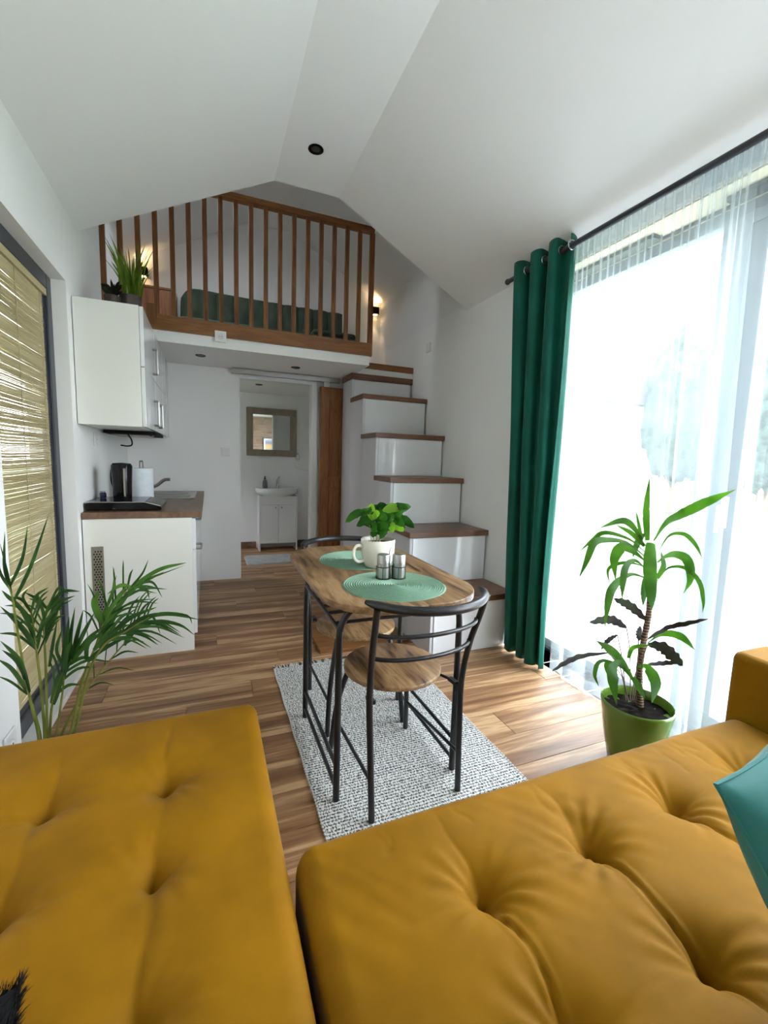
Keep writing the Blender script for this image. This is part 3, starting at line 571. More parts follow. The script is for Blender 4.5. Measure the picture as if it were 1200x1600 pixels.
# ---------------------------------------------------------------- ceiling spots
def spot(x,y,z,r,label,tilt=0):
    t=Thing('recessed_spotlight',label,'spotlight',(x,y,z))
    t.part('ring',MB().lathe([(r,z+0.0005),(r,z-0.004),(r*0.86,z-0.006),(r*0.62,z-0.003),(r*0.62,z+0.0005)],x,y,28,cap=False),'blackgloss')
    t.part('lens',MB().lathe([(r*0.62,z-0.0012),(r*0.3,z-0.0025),(0.001,z-0.003)],x,y,20,cap=False),'darksteel')
spot(0.615,2.755,3.054,0.045,'black recessed spotlight in the flat ridge of the ceiling')
spot(-0.045,4.12,2.085,0.042,'black recessed spotlight under the loft beside the wall cabinet')
spot(0.77,4.19,2.085,0.042,'black recessed spotlight under the loft in front of the bathroom doorway')
spot(0.565,5.38,2.085,0.042,'black recessed spotlight inside the bathroom')
# ---------------------------------------------------------------- sockets, switches
def plate(name,label,cat,c,ax,s=0.04,round_=False,dbl=False,sz=None):
    """ax: outward axis letter of the plate, '-y', '+x', '-x'"""
    x,y,z=c; t=Thing(name,label,cat,c); h=sz or s
    def bx(a,b,d0,d1):
        if ax=='-y': return B(x-a,x+a,y-d1,y-d0,z-b,z+b)
        if ax=='+x': return B(x+d0,x+d1,y-a,y+a,z-b,z+b)
        return B(x-d1,x-d0,y-a,y+a,z-b,z+b)
    t.part('cover',bx(s,h,0.0005,0.009),'plastic',bev=0.003,sm=False)
    if round_:
        m_=MB(); pr=[(0.019,0.0095),(0.021,0.0105),(0.0195,0.0125),(0.017,0.0095)]
        k=24
        for r,d in pr:
            for j in range(k):
                a=2*PI*j/k; u=r*math.cos(a); v=r*math.sin(a)
                m_.v.append((x+u,y-d,z+v) if ax=='-y' else ((x+d,y+u,z+v) if ax=='+x' else (x-d,y+u,z+v)))
        for i in range(3):
            for j in range(k): m_.f.append((i*k+j,i*k+(j+1)%k,(i+1)*k+(j+1)%k,(i+1)*k+j))
        t.part('rim',m_,'plastic')
        for sx in (-1,1):
            m2=bx(0.0025,0.0025,0.009,0.0105); m2.v=[((v[0]+(sx*0.008 if ax=='-y' else 0)),(v[1]+(sx*0.008 if ax!='-y' else 0)),v[2]) for v in m2.v]; t.part('pin_hole',m2,'blackmatte',sm=False)
    else: t.part('rocker',bx(s*0.68,h*0.68,0.009,0.0125),'plastic',bev=0.002,sm=False)
plate('power_socket','white power socket on the front edge of the loft','socket',(0.105,3.744,2.165),'-y',0.042,True)
plate('light_switch','white light switch on the wall left of the bathroom doorway','switch',(0.163,4.589,1.287),'-y',0.042)
plate('light_switch','white light switch on the right wall above the stairs','switch',(1.949,3.80,2.32),'-x',0.042)
plate('power_socket','white power socket on the kitchen wall under the hood','socket',(-0.679,3.36,1.33),'+x',0.042,True)
plate('power_socket','white power socket low on the left wall beside the sofa','socket',(-0.679,1.84,0.19),'+x',0.045,True,sz=0.05)
# ---------------------------------------------------------------- kitchen
def handle(t,par,c,ax,L,vert=True,m='steel'):
    x,y,z=c; o=0.028
    if vert: pts=[(x,y,z-L/2),(x+o,y,z-L/2),(x+o,y,z+L/2),(x,y,z+L/2)]
    else: pts=[(x,y-L/2,z),(x+o,y-L/2,z),(x+o,y+L/2,z),(x,y+L/2,z)]
    m_=MB().tube(pts[1:3],0.0055,8)
    for q in (pts[0],pts[3]): m_.tube([q,(q[0]+o,q[1],q[2])],0.008,8)
    t.part('handle',m_,m,parent=par,label='brushed steel bow handle')
uc=Thing('wall_cabinet','white wall cabinet hanging above the kitchen worktop','cabinet',(-0.5,3.7,1.40))
uc.part('body',MB().box(XL+0.004,-0.356,2.952,4.585,1.402,2.088),'cab',bev=0.0015,sm=False)
Y=[2.953,3.50,4.05,4.583]
for k in range(3):
    for (za,zb,hz) in ((1.404,1.746,1.52),(1.750,2.084,1.86)):
        if k==2 and za<1.5: pass
        d=uc.part('door',B(-0.354,-0.334,Y[k]+0.002,Y[k+1]-0.002,za,zb),'gloss',bev=0.002,sm=False)
        hy=Y[k]+0.44 if k==0 else (Y[k]+0.06 if k==1 else Y[k]+0.05)
        if k<2 and not (k==1 and za>1.5): handle(uc,d,(-0.334,hy if k==0 else Y[k]+0.16,hz),'x',0.16)
hd=Thing('extractor_hood','black slim extractor hood under the white wall cabinet','extractor hood',(-0.5,3.9,1.39))
hd.part('body',MB().box(-0.66,-0.345,3.50,4.12,1.378,1.401),'blackmatte',bev=0.003,sm=False); hd.part('grille',MB().box(-0.62,-0.40,3.56,4.06,1.372,1.378),'darksteel',sm=False)
hd.part('button',MB().sphere((-0.37,3.62,1.377),0.008),'steel'); hd.part('power_cord',MB().tube(smooth([(-0.52,3.55,1.378),(-0.50,3.56,1.34),(-0.50,3.57,1.305),(-0.53,3.575,1.295),(-0.57,3.575,1.30)],18),0.005,8),'blackmatte')
bc=Thing('base_cabinet','white base cabinet with drawers under the kitchen worktop','cabinet',(-0.38,3.7,0))
bc.part('side_panel',MB().prism([(XL+0.006,0.0),(-0.098,0.0),(-0.098,0.11),(-0.098,0.86),(XL+0.006,0.86)],2.93,2.948,'y'),'cab',bev=0.001,sm=False)
bc.part('body',MB().box(XL+0.006,-0.10,2.948,4.585,0.11,0.86).box(XL+0.006,-0.15,2.948,4.585,0.0,0.11),'cab',bev=0.001,sm=False)
for (a,b,rows) in ((2.932,3.48,((0.66,0.855),(0.112,0.656))),(3.484,4.03,((0.112,0.855),)),(4.034,4.583,((0.112,0.855),))):
    for (za,zb) in rows:
        kd='drawer' if zb-za<0.3 else 'door'
        d=bc.part(kd,B(-0.098,-0.078,a,b,za,zb),'gloss',bev=0.002,sm=False)
        handle(bc,d,(-0.078,(a+b)/2,zb-0.03),'x',0.16,False)
gr=bc.part('ventilation_grille',B(-0.637,-0.575,2.9265,2.93,0.27,0.70),'steel',bev=0.002,sm=False,label='perforated metal ventilation grille')
hol=MB()
for r in range(26):
    for c in range(3):
        x=-0.620+0.014*c+(0.007 if r%2 else 0)-0.003; z=0.29+r*0.0152
        hol.prism([(x+0.0042*math.cos(a*PI/3),z+0.0052*math.sin(a*PI/3)) for a in range(6)],2.9255,2.9267,'y')
bc.part('grille_holes',hol,'blackmatte',parent=gr,sm=False)['kind']='stuff'
wt=Thing('kitchen_worktop','walnut-coloured kitchen worktop on the white base cabinets','worktop',(-0.35,3.7,0.86))
wt.part('slab',MB().box(XL+0.003,-0.04,2.925,4.588,0.862,0.90),'worktop',bev=0.003,sm=False)
sk=Thing('kitchen_sink','steel inset kitchen sink with drainer at the back of the worktop','sink',(-0.3,4.2,0.90))
sk.part('drainer',MB().box(-0.50,-0.10,3.78,4.45,0.9005,0.906),'steel',bev=0.003,sm=False)
sk.part('bowl',MB().lathe([(0.15,0.9065),(0.155,0.909),(0.14,0.9085),(0.125,0.9068),(0.001,0.9064)],-0.31,4.24,28,cap=False),'darksteel')
sk.part('drainer_ribs',MB().box(-0.46,-0.14,3.82,3.83,0.906,0.909).box(-0.46,-0.14,3.86,3.87,0.906,0.909).box(-0.46,-0.14,3.90,3.91,0.906,0.909).box(-0.46,-0.14,3.94,3.95,0.906,0.909).box(-0.46,-0.14,3.98,3.99,0.906,0.909),'steel',sm=False)
fc=Thing('kitchen_tap','chrome kitchen tap standing at the back of the sink','tap',(-0.50,4.15,0.906))
fc.part('spout',MB().tube(smooth([(-0.47,4.13,0.907),(-0.465,4.12,0.95),(-0.40,4.11,0.985),(-0.345,4.1,1.03),(-0.30,4.10,1.035)],20),[0.016]*3+[0.014]*30,10) if False else MB().tube(smooth([(-0.47,4.13,0.907),(-0.465,4.12,0.95),(-0.40,4.11,0.985),(-0.345,4.1,1.03),(-0.30,4.10,1.035)],20),0.0135,10),'steel')
fc.part('base',MB().lathe([(0.024,0.9065),(0.024,0.93),(0.018,0.95)],-0.47,4.13,20),'steel')
# portable hob
hb_=Thing('portable_hob','black portable induction hob with sloping control panel on the worktop','hob',(-0.45,3.2,0.90))
prof_=[(-0.665,0.905),(-0.665,0.950),(-0.36,0.950),(-0.272,0.925),(-0.272,0.905)]
hb_.part('body',MB().prism(prof_,2.985,3.36,'y'),'blackgloss',bev=0.004,sm=False)
hb_.part('glass_top',B(-0.66,-0.362,2.99,3.355,0.9505,0.9545),'blackgloss',bev=0.001,sm=False)
hb_.part('trim_edge',MB().tube([(-0.66,2.983,0.952),(-0.36,2.983,0.952),(-0.275,2.983,0.928)],0.004,8),'chrome')
hb_.part('control_panel',MB().prism([(-0.358,0.9515),(-0.276,0.9275),(-0.276,0.9295),(-0.358,0.9535)],2.99,3.355,'y'),'darksteel',sm=False)
hb_.part('foot',MB().lathe([(0.014,0.9005),(0.014,0.906)],-0.62,3.03,12).lathe([(0.014,0.9005),(0.014,0.906)],-0.31,3.03,12).lathe([(0.014,0.9005),(0.014,0.906)],-0.62,3.31,12).lathe([(0.014,0.9005),(0.014,0.906)],-0.31,3.31,12),'blackmatte')
kt=Thing('electric_kettle','tall black electric kettle standing on the portable hob','kettle',(-0.51,3.2,0.955))
kt.part('body',MB().lathe([(0.050,0.9552),(0.052,0.965),(0.055,1.06),(0.060,1.165),(0.056,1.172)],-0.508,3.19,32),'blackgloss')
kt.part('lid',MB().lathe([(0.054,1.172),(0.050,1.180),(0.01,1.184),(0.001,1.184)],-0.508,3.19,28,cap=False),'blackmatte')
kt.part('level_strip',MB().prism([(-0.492,0.975),(-0.484,0.975),(-0.482,1.15),(-0.492,1.15)],3.128,3.142,'y'),'steel',sm=False)
kt.part('handle',MB().tube(smooth([(-0.545,3.235,1.15),(-0.575,3.275,1.14),(-0.58,3.285,1.06),(-0.55,3.245,0.99)],20),0.009,8),'blackmatte')
pr_=Thing('paper_towel_holder','white kitchen paper roll on a wire holder behind the kettle','kitchen roll',(-0.45,3.62,0.90))
pr_.part('paper_roll',MB().lathe([(0.02,0.915),(0.074,0.915),(0.076,0.92),(0.076,1.135),(0.074,1.14),(0.02,1.14)],-0.452,3.62,36,cap=False),'paper')
pr_.part('wire_holder',MB().lathe([(0.07,0.9005),(0.07,0.906)],-0.452,3.62,28).tube(smooth([(-0.462,3.62,0.906),(-0.462,3.62,1.17),(-0.452,3.62,1.185),(-0.442,3.62,1.17),(-0.442,3.62,0.906)],32),0.003,6),'darksteel')
cj=Thing('small_jar','tiny dark blue jar beside the kettle near the kitchen wall','jar',(-0.64,3.3,0.955))
cj.part('glass_body',MB().lathe([(0.016,0.9555),(0.019,0.965),(0.019,0.985),(0.013,0.993)],-0.625,3.24,18),mat('dark_blue_glass',(0.02,0.02,0.06),0.1)); cj.part('lid',MB().lathe([(0.014,0.993),(0.014,1.0)],-0.625,3.24,18),'steel')
single('power_cable','black power cable coiled behind the portable hob','cable',MB().tube(smooth([(-0.58,3.365,0.93),(-0.60,3.40,0.925),(-0.655,3.42,0.91),(-0.655,3.5,0.906),(-0.60,3.56,0.906),(-0.58,3.5,0.906)],30),0.004,6),'blackmatte',(-0.6,3.4,0.9))
# potted grass and dark plant on top of the wall cabinet
gp=Thing('potted_grass','green artificial grass in a dark pot on top of the wall cabinet','potted plant',(-0.47,3.2,2.088))
gp.part('pot',MB().lathe([(0.045,2.0885),(0.058,2.17),(0.060,2.20),(0.054,2.20),(0.052,2.175),(0.001,2.172)],-0.425,3.2,24,cap=False),'darkpot')
random.seed(11)
for k in range(46):
    a=random.uniform(0,2*PI); r=random.uniform(0,0.045); h=random.uniform(0.17,0.37); ln=random.uniform(0.02,0.10)*(0.6+h*2)
    x=-0.42+r*math.cos(a); y=3.2+r*math.sin(a)*0.8; p0=(x,y,2.17)
    gp.part('grass_blade',MB().leaf([p0,(x+ln*0.35*math.cos(a),y+ln*0.35*math.sin(a),2.17+h*0.6),(x+ln*math.cos(a),y+ln*0.8*math.sin(a),2.17+h)],random.uniform(0.008,0.014),6,0.2),'grassblade')
dp=Thing('small_dark_plant','small dark purple succulent in a pot left of the potted grass','potted plant',(-0.53,3.18,2.088))
dp.part('pot',MB().lathe([(0.035,2.0885),(0.045,2.17),(0.042,2.17),(0.001,2.16)],-0.515,3.14,20,cap=False),'darkpot')
for k in range(14):
    a=k*2.4; h=0.05+0.03*(k%3); dp.part('leaf',MB().leaf([(-0.515,3.14,2.165),(-0.515+0.03*math.cos(a),3.14+0.03*math.sin(a),2.165+h*0.6),(-0.515+0.055*math.cos(a),3.14+0.055*math.sin(a),2.165+h*0.8)],0.028,6,0.3,shape='o'),'leafdark')
# ---------------------------------------------------------------- bathroom
va=Thing('bathroom_vanity','white two-door washbasin cabinet standing in the bathroom','cabinet',(0.85,6.0,0))
vx0,vx1,vy0,vy1=0.615,1.118,5.87,6.118
va.part('side_panel',MB().box(vx0,vx0+0.018,vy0,vy1,0.0,0.74),'plastic',bev=0.001,sm=False); va.part('side_panel',MB().box(vx1-0.018,vx1,vy0,vy1,0.0,0.74),'plastic',bev=0.001,sm=False)
va.part('carcass',MB().box(vx0+0.018,vx1-0.018,vy0+0.03,vy1,0.10,0.72),'plastic',sm=False)
va.part('fascia',B(vx0+0.018,vx1-0.018,vy0+0.006,vy0+0.03,0.625,0.735),'plastic',bev=0.001,sm=False)
xm=(vx0+vx1)/2
for a,b,kx in ((vx0+0.02,xm-0.0015,xm-0.04),(xm+0.0015,vx1-0.02,xm+0.04)):
    d=va.part('door',B(a,b,vy0,vy0+0.018,0.10,0.622),'plastic',bev=0.002,sm=False); va.part('knob',MB().sphere((kx,vy0-0.012,0.585),0.011),'chrome',parent=d,label='small chrome knob')
wb=Thing('washbasin','white ceramic washbasin with bowed front on the bathroom cabinet','washbasin',(0.86,6.0,0.74))
def basin(u,v):
    a=-PI*u; hx=0.285; x=0.866+hx*math.cos(a)*(1 if v<0.35 else 1-0.55*((v-0.35)/0.65)**1.2); yy=6.06+0.24*math.sin(a)*(1-0.5*max(0,v-0.3)); z=0.832-0.03*min(1,v/0.3)-0.11*max(0,(v-0.3)/0.7)**0.7
    return (x,yy,z)
m_=MB().grid(basin,32,12); m_.box(0.581,1.151,6.06,6.118,0.80,0.832)
wb.part('bowl',m_,'ceramic'); top=MB(); k=33; top.v=[basin(i/32,0) for i in range(33)]; top.v=[(x,y,0.832) for x,y,z in top.v]; c0=len(top.v)
inner=[(0.866+(x-0.866)*0.72,5.985+(y-5.985)*0.62,0.830) for x,y,z in top.v]; top.v+=inner; low=[(0.866+(x-0.866)*0.5,5.985+(y-5.985)*0.4,0.76) for x,y,z in inner]; top.v+=low
for i in range(32): top.f+=[(i,i+1,33+i+1,33+i),(33+i,33+i+1,66+i+1,66+i)]
top.f.append((0,33,65,32)); top.f.append((33,66,98,65)); top.f.append(tuple(66+i for i in range(33)))
wb.part('rim',top,'ceramic')
bt=Thing('basin_tap','chrome mixer tap on the washbasin','tap',(0.87,6.07,0.832))
bt.part('body',MB().lathe([(0.024,0.833),(0.02,0.845),(0.018,0.92),(0.019,0.93)],0.88,6.075,20),'chrome'); bt.part('spout',MB().tube([(0.88,6.07,0.88),(0.875,6.02,0.895),(0.872,5.975,0.885)],0.011,10),'chrome')
bt.part('lever',MB().tube([(0.88,6.075,0.932),(0.886,6.065,0.95),(0.90,6.03,0.985)],[0.018,0.015,0.009],10),'chrome')
sd=Thing('soap_dispenser','dark grey soap pump bottle on the left of the washbasin','soap dispenser',(0.71,6.07,0.832))
sd.part('bottle',MB().lathe([(0.030,0.833),(0.034,0.84),(0.034,0.90),(0.026,0.935),(0.012,0.95),(0.012,0.958)],0.71,6.05,24),mat('taupe_bottle',(0.17,0.15,0.15),0.4)); sd.part('pump',MB().lathe([(0.014,0.958),(0.014,0.97),(0.005,0.972),(0.005,0.992)],0.71,6.05,16).tube([(0.71,6.05,0.990),(0.71,6.015,0.988)],0.006,8),'blackmatte')
mr=Thing('bathroom_mirror','square mirror in a greyed wood frame above the washbasin','mirror',(0.80,6.11,1.27))
x0,x1,z0,z1=0.478,1.135,1.262,1.895; fw=0.085
for q in ((x0,x1,z1-fw,z1),(x0,x1,z0,z0+fw),(x0,x0+fw,z0+fw,z1-fw),(x1-fw,x1,z0+fw,z1-fw)): mr.part('frame_piece',B(q[0]+0.0005,q[1]-0.0005,6.085,6.118,q[2]+0.0005,q[3]-0.0005),'mirrorwood',bev=0.004,sm=False)
mr.part('glass',B(x0+fw-0.005,x1-fw+0.005,6.1,6.106,z0+fw-0.005,z1-fw+0.005),'mirror',sm=False)
single('towel_ring','small pale towel ring on the bathroom wall at the mirror corner','towel ring',MB().tube([(1.155+0.03*math.cos(a*PI/10),6.098,1.265+0.045*math.sin(a*PI/10)) for a in range(20)],0.005,8,closed=True).box(1.148,1.162,6.095,6.119,1.295,1.312),'greyplastic',(1.155,6.11,1.26))
single('shadow_edge_strand','thin white strand tracing the curved shadow edge on the bathroom wall below the mirror','strand',MB().tube(smooth([(1.105,6.105,1.235),(1.11,6.105,1.17),(1.16,6.105,1.11),(1.27,6.105,1.08),(1.40,6.105,1.07)],30),0.006,8),'plastic',(1.2,6.1,1.1))  # thin tube shaped after the curved edge of the shadow below the mirror
def blob_mat(u,v):
    x=0.40+0.72*u; y=5.1+0.48*v; d=min(u,1-u)*0.72; e=min(v,1-v)*0.48; m=min(d,e); c=0.05
    if d<c and e<c:
        cx=0.40+c if u<0.5 else 1.12-c; cy=5.1+c if v<0.5 else 5.58-c; q=Vector((x-cx,y-cy)); q=q*(1/max(1e-6,q.length))*c*max(abs(x-cx),abs(y-cy))/c; x=cx+q.x; y=cy+q.y
    return (x,y,0.002+0.016*min(1,m/0.012)**0.5+0.002*noise.noise(Vector((x*60,y*60,0))))
single('bath_mat','pale grey fluffy bath mat on the bathroom floor','mat',MB().grid(blob_mat,60,40),'bathmat',(0.76,5.34,0))
# ---------------------------------------------------------------- rug
random.seed(2)
rx0,rx1,ry0,ry1=0.345,1.16,1.02,2.50
def rugf(u,v):
    x=rx0+(rx1-rx0)*u; y=ry0+(ry1-ry0)*v; return (x+0.0015*math.sin(y*23),y+0.0015*math.sin(x*19),0.007+0.0012*noise.noise(Vector((x*90,y*90,0)))-0.0055*(1 if min(u,1-u)<0.004 or min(v,1-v)<0.003 else 0))
rg=Thing('woven_rug','black-and-white woven rug with fringes under the bistro table','rug',(0.75,1.75,0))
rg.part('weave',MB().grid(rugf,140,240),'rug')
fa,fb=MB(),MB()
for yy,sg in ((ry1,1),(ry0,-1)):
    for k in range(110):
        x=rx0+(rx1-rx0)*(k+0.5)/110; dx=random.uniform(-0.014,0.014); L=random.uniform(0.025,0.05)
        (fb if random.random()<0.42 else fa).tube([(x,yy-0.003*sg,0.006),(x+dx*0.4,yy+L*0.5*sg,0.008),(x+dx,yy+L*sg,0.003)],[0.0035,0.003,0.0015],5)
rg.part('fringe',fa,'fringe')['kind']='stuff'; rg.part('dark_fringe',fb,'fringedark')['kind']='stuff'
eb=MB()
for xx in (rx0,rx1):
    for k in range(95):
        y=ry0+(ry1-ry0)*(k+0.5)/95; eb.sphere((xx+0.0015*math.sin(y*23),y,0.006),0.0055,6,4,(1,1.2,0.7))
rg.part('edge_knots',eb,'fringe')['kind']='stuff'
# ---------------------------------------------------------------- bistro table
def rounded(x0,x1,y0,y1,r,n=14,rx=None):
    out=[]
    for cx,cy,a0 in ((x1-r,y1-r,0),(x0+r,y1-r,PI/2),(x0+r,y0+r,PI),(x1-r,y0+r,3*PI/2)):
        for i in range(n+1): a=a0+PI/2*i/n; out.append((cx+r*math.cos(a),cy+r*math.sin(a)))
    return out
RZ=0.0095
tb=Thing('bistro_table','oak-topped bistro table with rounded ends and black tube frame','table',(0.69,1.86,0))
tb.part('tabletop',MB().prism(rounded(0.355,0.941,1.220,2.237,0.2185,18),0.761,0.785),'oak',bev=0.003,ang=0.9)
lx0,lx1,ly0,ly1=0.417,0.905,1.405,1.955; r_=0.0125
for y in (ly0,ly1):
    for x,s in ((lx0,1),(lx1,-1)):
        yi=y
        tb.part('leg',MB().tube([(x,yi,RZ),(x,yi,0.35),(x,yi,0.60)]+smooth([(x,yi,0.63),(x+s*0.006,yi,0.67),(x+s*0.03,yi,0.715),(x+s*0.07,yi,0.743)],15)+[(x+s*0.14,yi,0.748)],r_,12),'black')
    tb.part('crossbar',MB().tube([(lx0+0.13,y,0.748),(lx1-0.13,y,0.748)],r_,12),'black')
for x in (lx0,lx1):
    for z in (0.055,0.14,0.66): tb.part('stretcher',MB().tube([(x,ly0,z),(x,ly1,z)],0.008 if z<0.5 else 0.0075,10),'black')
for y in (1.466,1.576,1.658,1.747): tb.part('crossbar',MB().tube([(lx0,y,0.66),(lx1,y,0.66)],0.0065,10),'black')
# ---------------------------------------------------------------- chairs
def make_chair(c,ang,label):
    t=Thing('bistro_chair',label,'chair',(0,0,0),'two bistro chairs pushed under the table')
    t.part('seat',MB().lathe([(0.001,0.4325),(0.188,0.4325),(0.193,0.435),(0.193,0.448),(0.190,0.4505),(0.001,0.4505)],0,0,48,cap=False),'oak',ang=0.9)
    rt=MB().tube([(0.135*math.cos(a*PI/16),0.135*math.sin(a*PI/16),0.424) for a in range(32)],0.0085,8,closed=True); t.part('seat_ring',rt,'black')
    for s in (-1,1):
        t.part('back_leg',MB().tube(smooth([(s*0.180,-0.228,RZ),(s*0.184,-0.214,0.22),(s*0.188,-0.204,0.38),(s*0.191,-0.206,0.47),(s*0.198,-0.230,0.60),(s*0.206,-0.262,0.70),(s*0.213,-0.292,0.795)],42),0.0115,12),'black')
        t.part('front_leg',MB().tube(smooth([(s*0.185,0.195,RZ),(s*0.165,0.165,0.24),(s*0.125,0.118,0.428)],20),0.0115,12),'black')
        t.part('side_stretcher',MB().tube([(s*0.184,-0.21,0.155),(s*0.172,0.18,0.155)],0.007,8),'black')
        t.part('seat_bracket',MB().box(s*0.172-0.010,s*0.172+0.010,-0.196,-0.150,0.418,0.432).tube([(s*0.150,-0.10,0.424),(s*0.184,-0.19,0.424)],0.006,8),'black',bev=0.002,sm=False)
    def arc(hw,ye,ym,z,n=24): return [(hw*math.sin(t_),ye+(ym-ye)*(math.cos(t_)-math.cos(1.25))/(1-math.cos(1.25)),z) for t_ in [(-1.25+2.5*i/n) for i in range(n+1)]]
    hw=0.226
    P=arc(hw/math.sin(1.25)*1.0,-0.235,-0.400,0.801); t.part('top_rail',MB().tube(P,[0.008,0.012]+[0.0148]*(len(P)-4)+[0.012,0.008],14),'black')
    P=arc(0.20/math.sin(1.25),-0.255,-0.325,0.695); t.part('back_slat',MB().tube(P,0.0075,10),'black')
    P=arc(0.198/math.sin(1.25),-0.222,-0.29,0.603); t.part('back_slat',MB().tube(P,0.0075,10),'black')
    t.e.location=(c[0],c[1],0.0); t.e.rotation_euler=(0,0,ang); return t
make_chair((0.670,1.510),math.radians(4),'near black-framed bistro chair with round oak seat, its back to the mustard sofa')
def copy_tree(src,parent=None):
    o=src.copy(); C.objects.link(o)
    if parent is not None: o.parent=parent
    for ch in list(src.children): copy_tree(ch,o)
    return o
src=[o for o in C.objects if o.name.startswith('bistro_chair')][0]
c2=copy_tree(src); c2.location=(0.668,1.968,0); c2.rotation_euler=(0,0,PI-0.02); c2['label']='far bistro chair tucked under the far end of the table, its back towards the bathroom'
# ---------------------------------------------------------------- on the table
def placemat(cx,cy,z,label):
    t=MB(); pr=[(0.0005,z+0.003)]
    nr=22
    for i in range(nr):
        r0=0.207*(i)/nr; w=0.207/nr
        pr+=[(r0+w*0.1,z+0.0012),(r0+w*0.35,z+0.0046),(r0+w*0.7,z+0.0050),(r0+w*0.95,z+0.0014)]
    pr+=[(0.209,z+0.0006)]
    t.lathe(pr,cx,cy,96,cap=False); t.lathe([(0.209,z+0.0006),(0.001,z+0.0006)],cx,cy,96,cap=False)
    return single('placemat',label,'placemat',t,'mat_green',(cx,cy,z),'two round green woven placemats on the table')
placemat(0.692,1.568,0.7502,'round sage-green woven placemat at the near end of the table')
placemat(0.705,2.03,0.7502,'round sage-green woven placemat under the potted mug, far end of the table')
mg=Thing('plant_mug','cream mug used as a planter with a leafy coffee plant on the table','potted plant',(0.735,1.872,0.7545))
z=0.7548
mg.part('mug',MB().lathe([(0.001,z),(0.052,z),(0.060,z+0.004),(0.071,z+0.03),(0.079,z+0.07),(0.081,z+0.128),(0.079,z+0.131),(0.076,z+0.128),(0.075,z+0.106),(0.001,z+0.106)],0.735,1.872,48,cap=False),'cream',ang=1.2)
mg.part('handle',MB().tube(smooth([(0.660,1.862,z+0.100),(0.628,1.858,z+0.104),(0.612,1.856,z+0.082),(0.614,1.856,z+0.050),(0.635,1.859,z+0.030),(0.667,1.863,z+0.032)],30),0.0065,10,flat=1.2),'cream')
mg.part('soil',MB().lathe([(0.0755,z+0.106),(0.07,z+0.110),(0.04,z+0.113),(0.001,z+0.111)],0.735,1.872,30,cap=False),'soil')
random.seed(8)
for k in range(11):
    a=random.uniform(0,2*PI); r=random.uniform(0,0.035); x=0.735+r*math.cos(a); y=1.872+r*math.sin(a)
    mg.part('stem',MB().tube([(x,y,z+0.108),(x+0.006*math.cos(a),y+0.006*math.sin(a),z+0.16),(x+0.014*math.cos(a),y+0.014*math.sin(a),z+0.21)],0.0022,6),'stem')
for k in range(54):
    a=random.uniform(0,2*PI); r=random.uniform(0.0,0.035); L=random.uniform(0.055,0.095); h=random.uniform(0.165,0.265)
    el=random.uniform(-0.5,0.7)
    cx=0.735-0.005+r*math.cos(a); cy=1.872+r*math.sin(a)
    if k<30: cx+=0.06
    elif k<40: cx-=0.03
    p0=(cx,cy,z+h); p1=(cx+L*0.5*math.cos(a),cy+L*0.5*math.sin(a),z+h+L*0.5*el+0.008); p2=(cx+L*math.cos(a),cy+L*math.sin(a),z+h+L*el-0.016)
    m_=MB().leaf([p0,p1,p2],random.uniform(0.032,0.045),8,0.25,0.04,shape='o'); mg.part('leaf',m_,'coffeelight' if k%13==5 else 'coffee')
m_=MB().leaf([(0.70,1.86,z+0.22),(0.69,1.86,z+0.26),(0.695,1.86,z+0.30)],0.042,8,0.3,shape='o'); mg.part('leaf',m_,'coffeelight')
def cruet(x,y,label):
    t=Thing('spice_shaker',label,'shaker',(x,y,0.7555),'salt and pepper shakers in the wire caddy'); z=0.7572
    t.part('body',MB().lathe([(0.025,z),(0.0275,z+0.003),(0.0275,z+0.062),(0.026,z+0.064)],x,y,28),'steel'); t.part('cap',MB().lathe([(0.0278,z+0.064),(0.0278,z+0.096),(0.025,z+0.101),(0.001,z+0.102)],x,y,28,cap=False),'steel',label='brushed steel shaker cap')
cruet(0.682,1.665,'left one of the two steel shakers in the wire caddy'); cruet(0.747,1.652,'right one of the two steel shakers in the wire caddy')
cd=Thing('wire_caddy','black wire caddy with a loop handle holding two shakers on the table','caddy',(0.715,1.659,0.7545))
def ring(x,y,z,r): return [(x+r*math.cos(i*PI/14),y+r*math.sin(i*PI/14),z) for i in range(28)]
for x,y in ((0.682,1.665),(0.747,1.652)):
    cd.part('ring',MB().tube(ring(x,y,0.806,0.0305),0.0017,6,closed=True).tube(ring(x,y,0.7560,0.0305),0.0017,6,closed=True),'black')
    for i in range(5): a=i*2*PI/5+0.5; cd.part('upright',MB().tube([(x+0.0305*math.cos(a),y+0.0305*math.sin(a),0.7560),(x+0.0305*math.cos(a),y+0.0305*math.sin(a),0.806)],0.0014,6),'black')
cd.part('loop_handle',MB().tube(smooth([(0.7155,1.662,0.757),(0.7075,1.664,0.86),(0.7145,1.662,0.885),(0.7215,1.660,0.86),(0.7175,1.657,0.757)],30),0.0016,6),'chrome')
kk=0.93                                                             # real size and height of what stands on the table top
for o in list(C.objects):
    if o.parent is None and o.name.split('.')[0] in ('placemat','plant_mug','spice_shaker','wire_caddy'):
        o.location=(o.location.x*kk,o.location.y*kk,1.25-(1.25-o.location.z)*kk); o.scale=(kk,kk,kk)
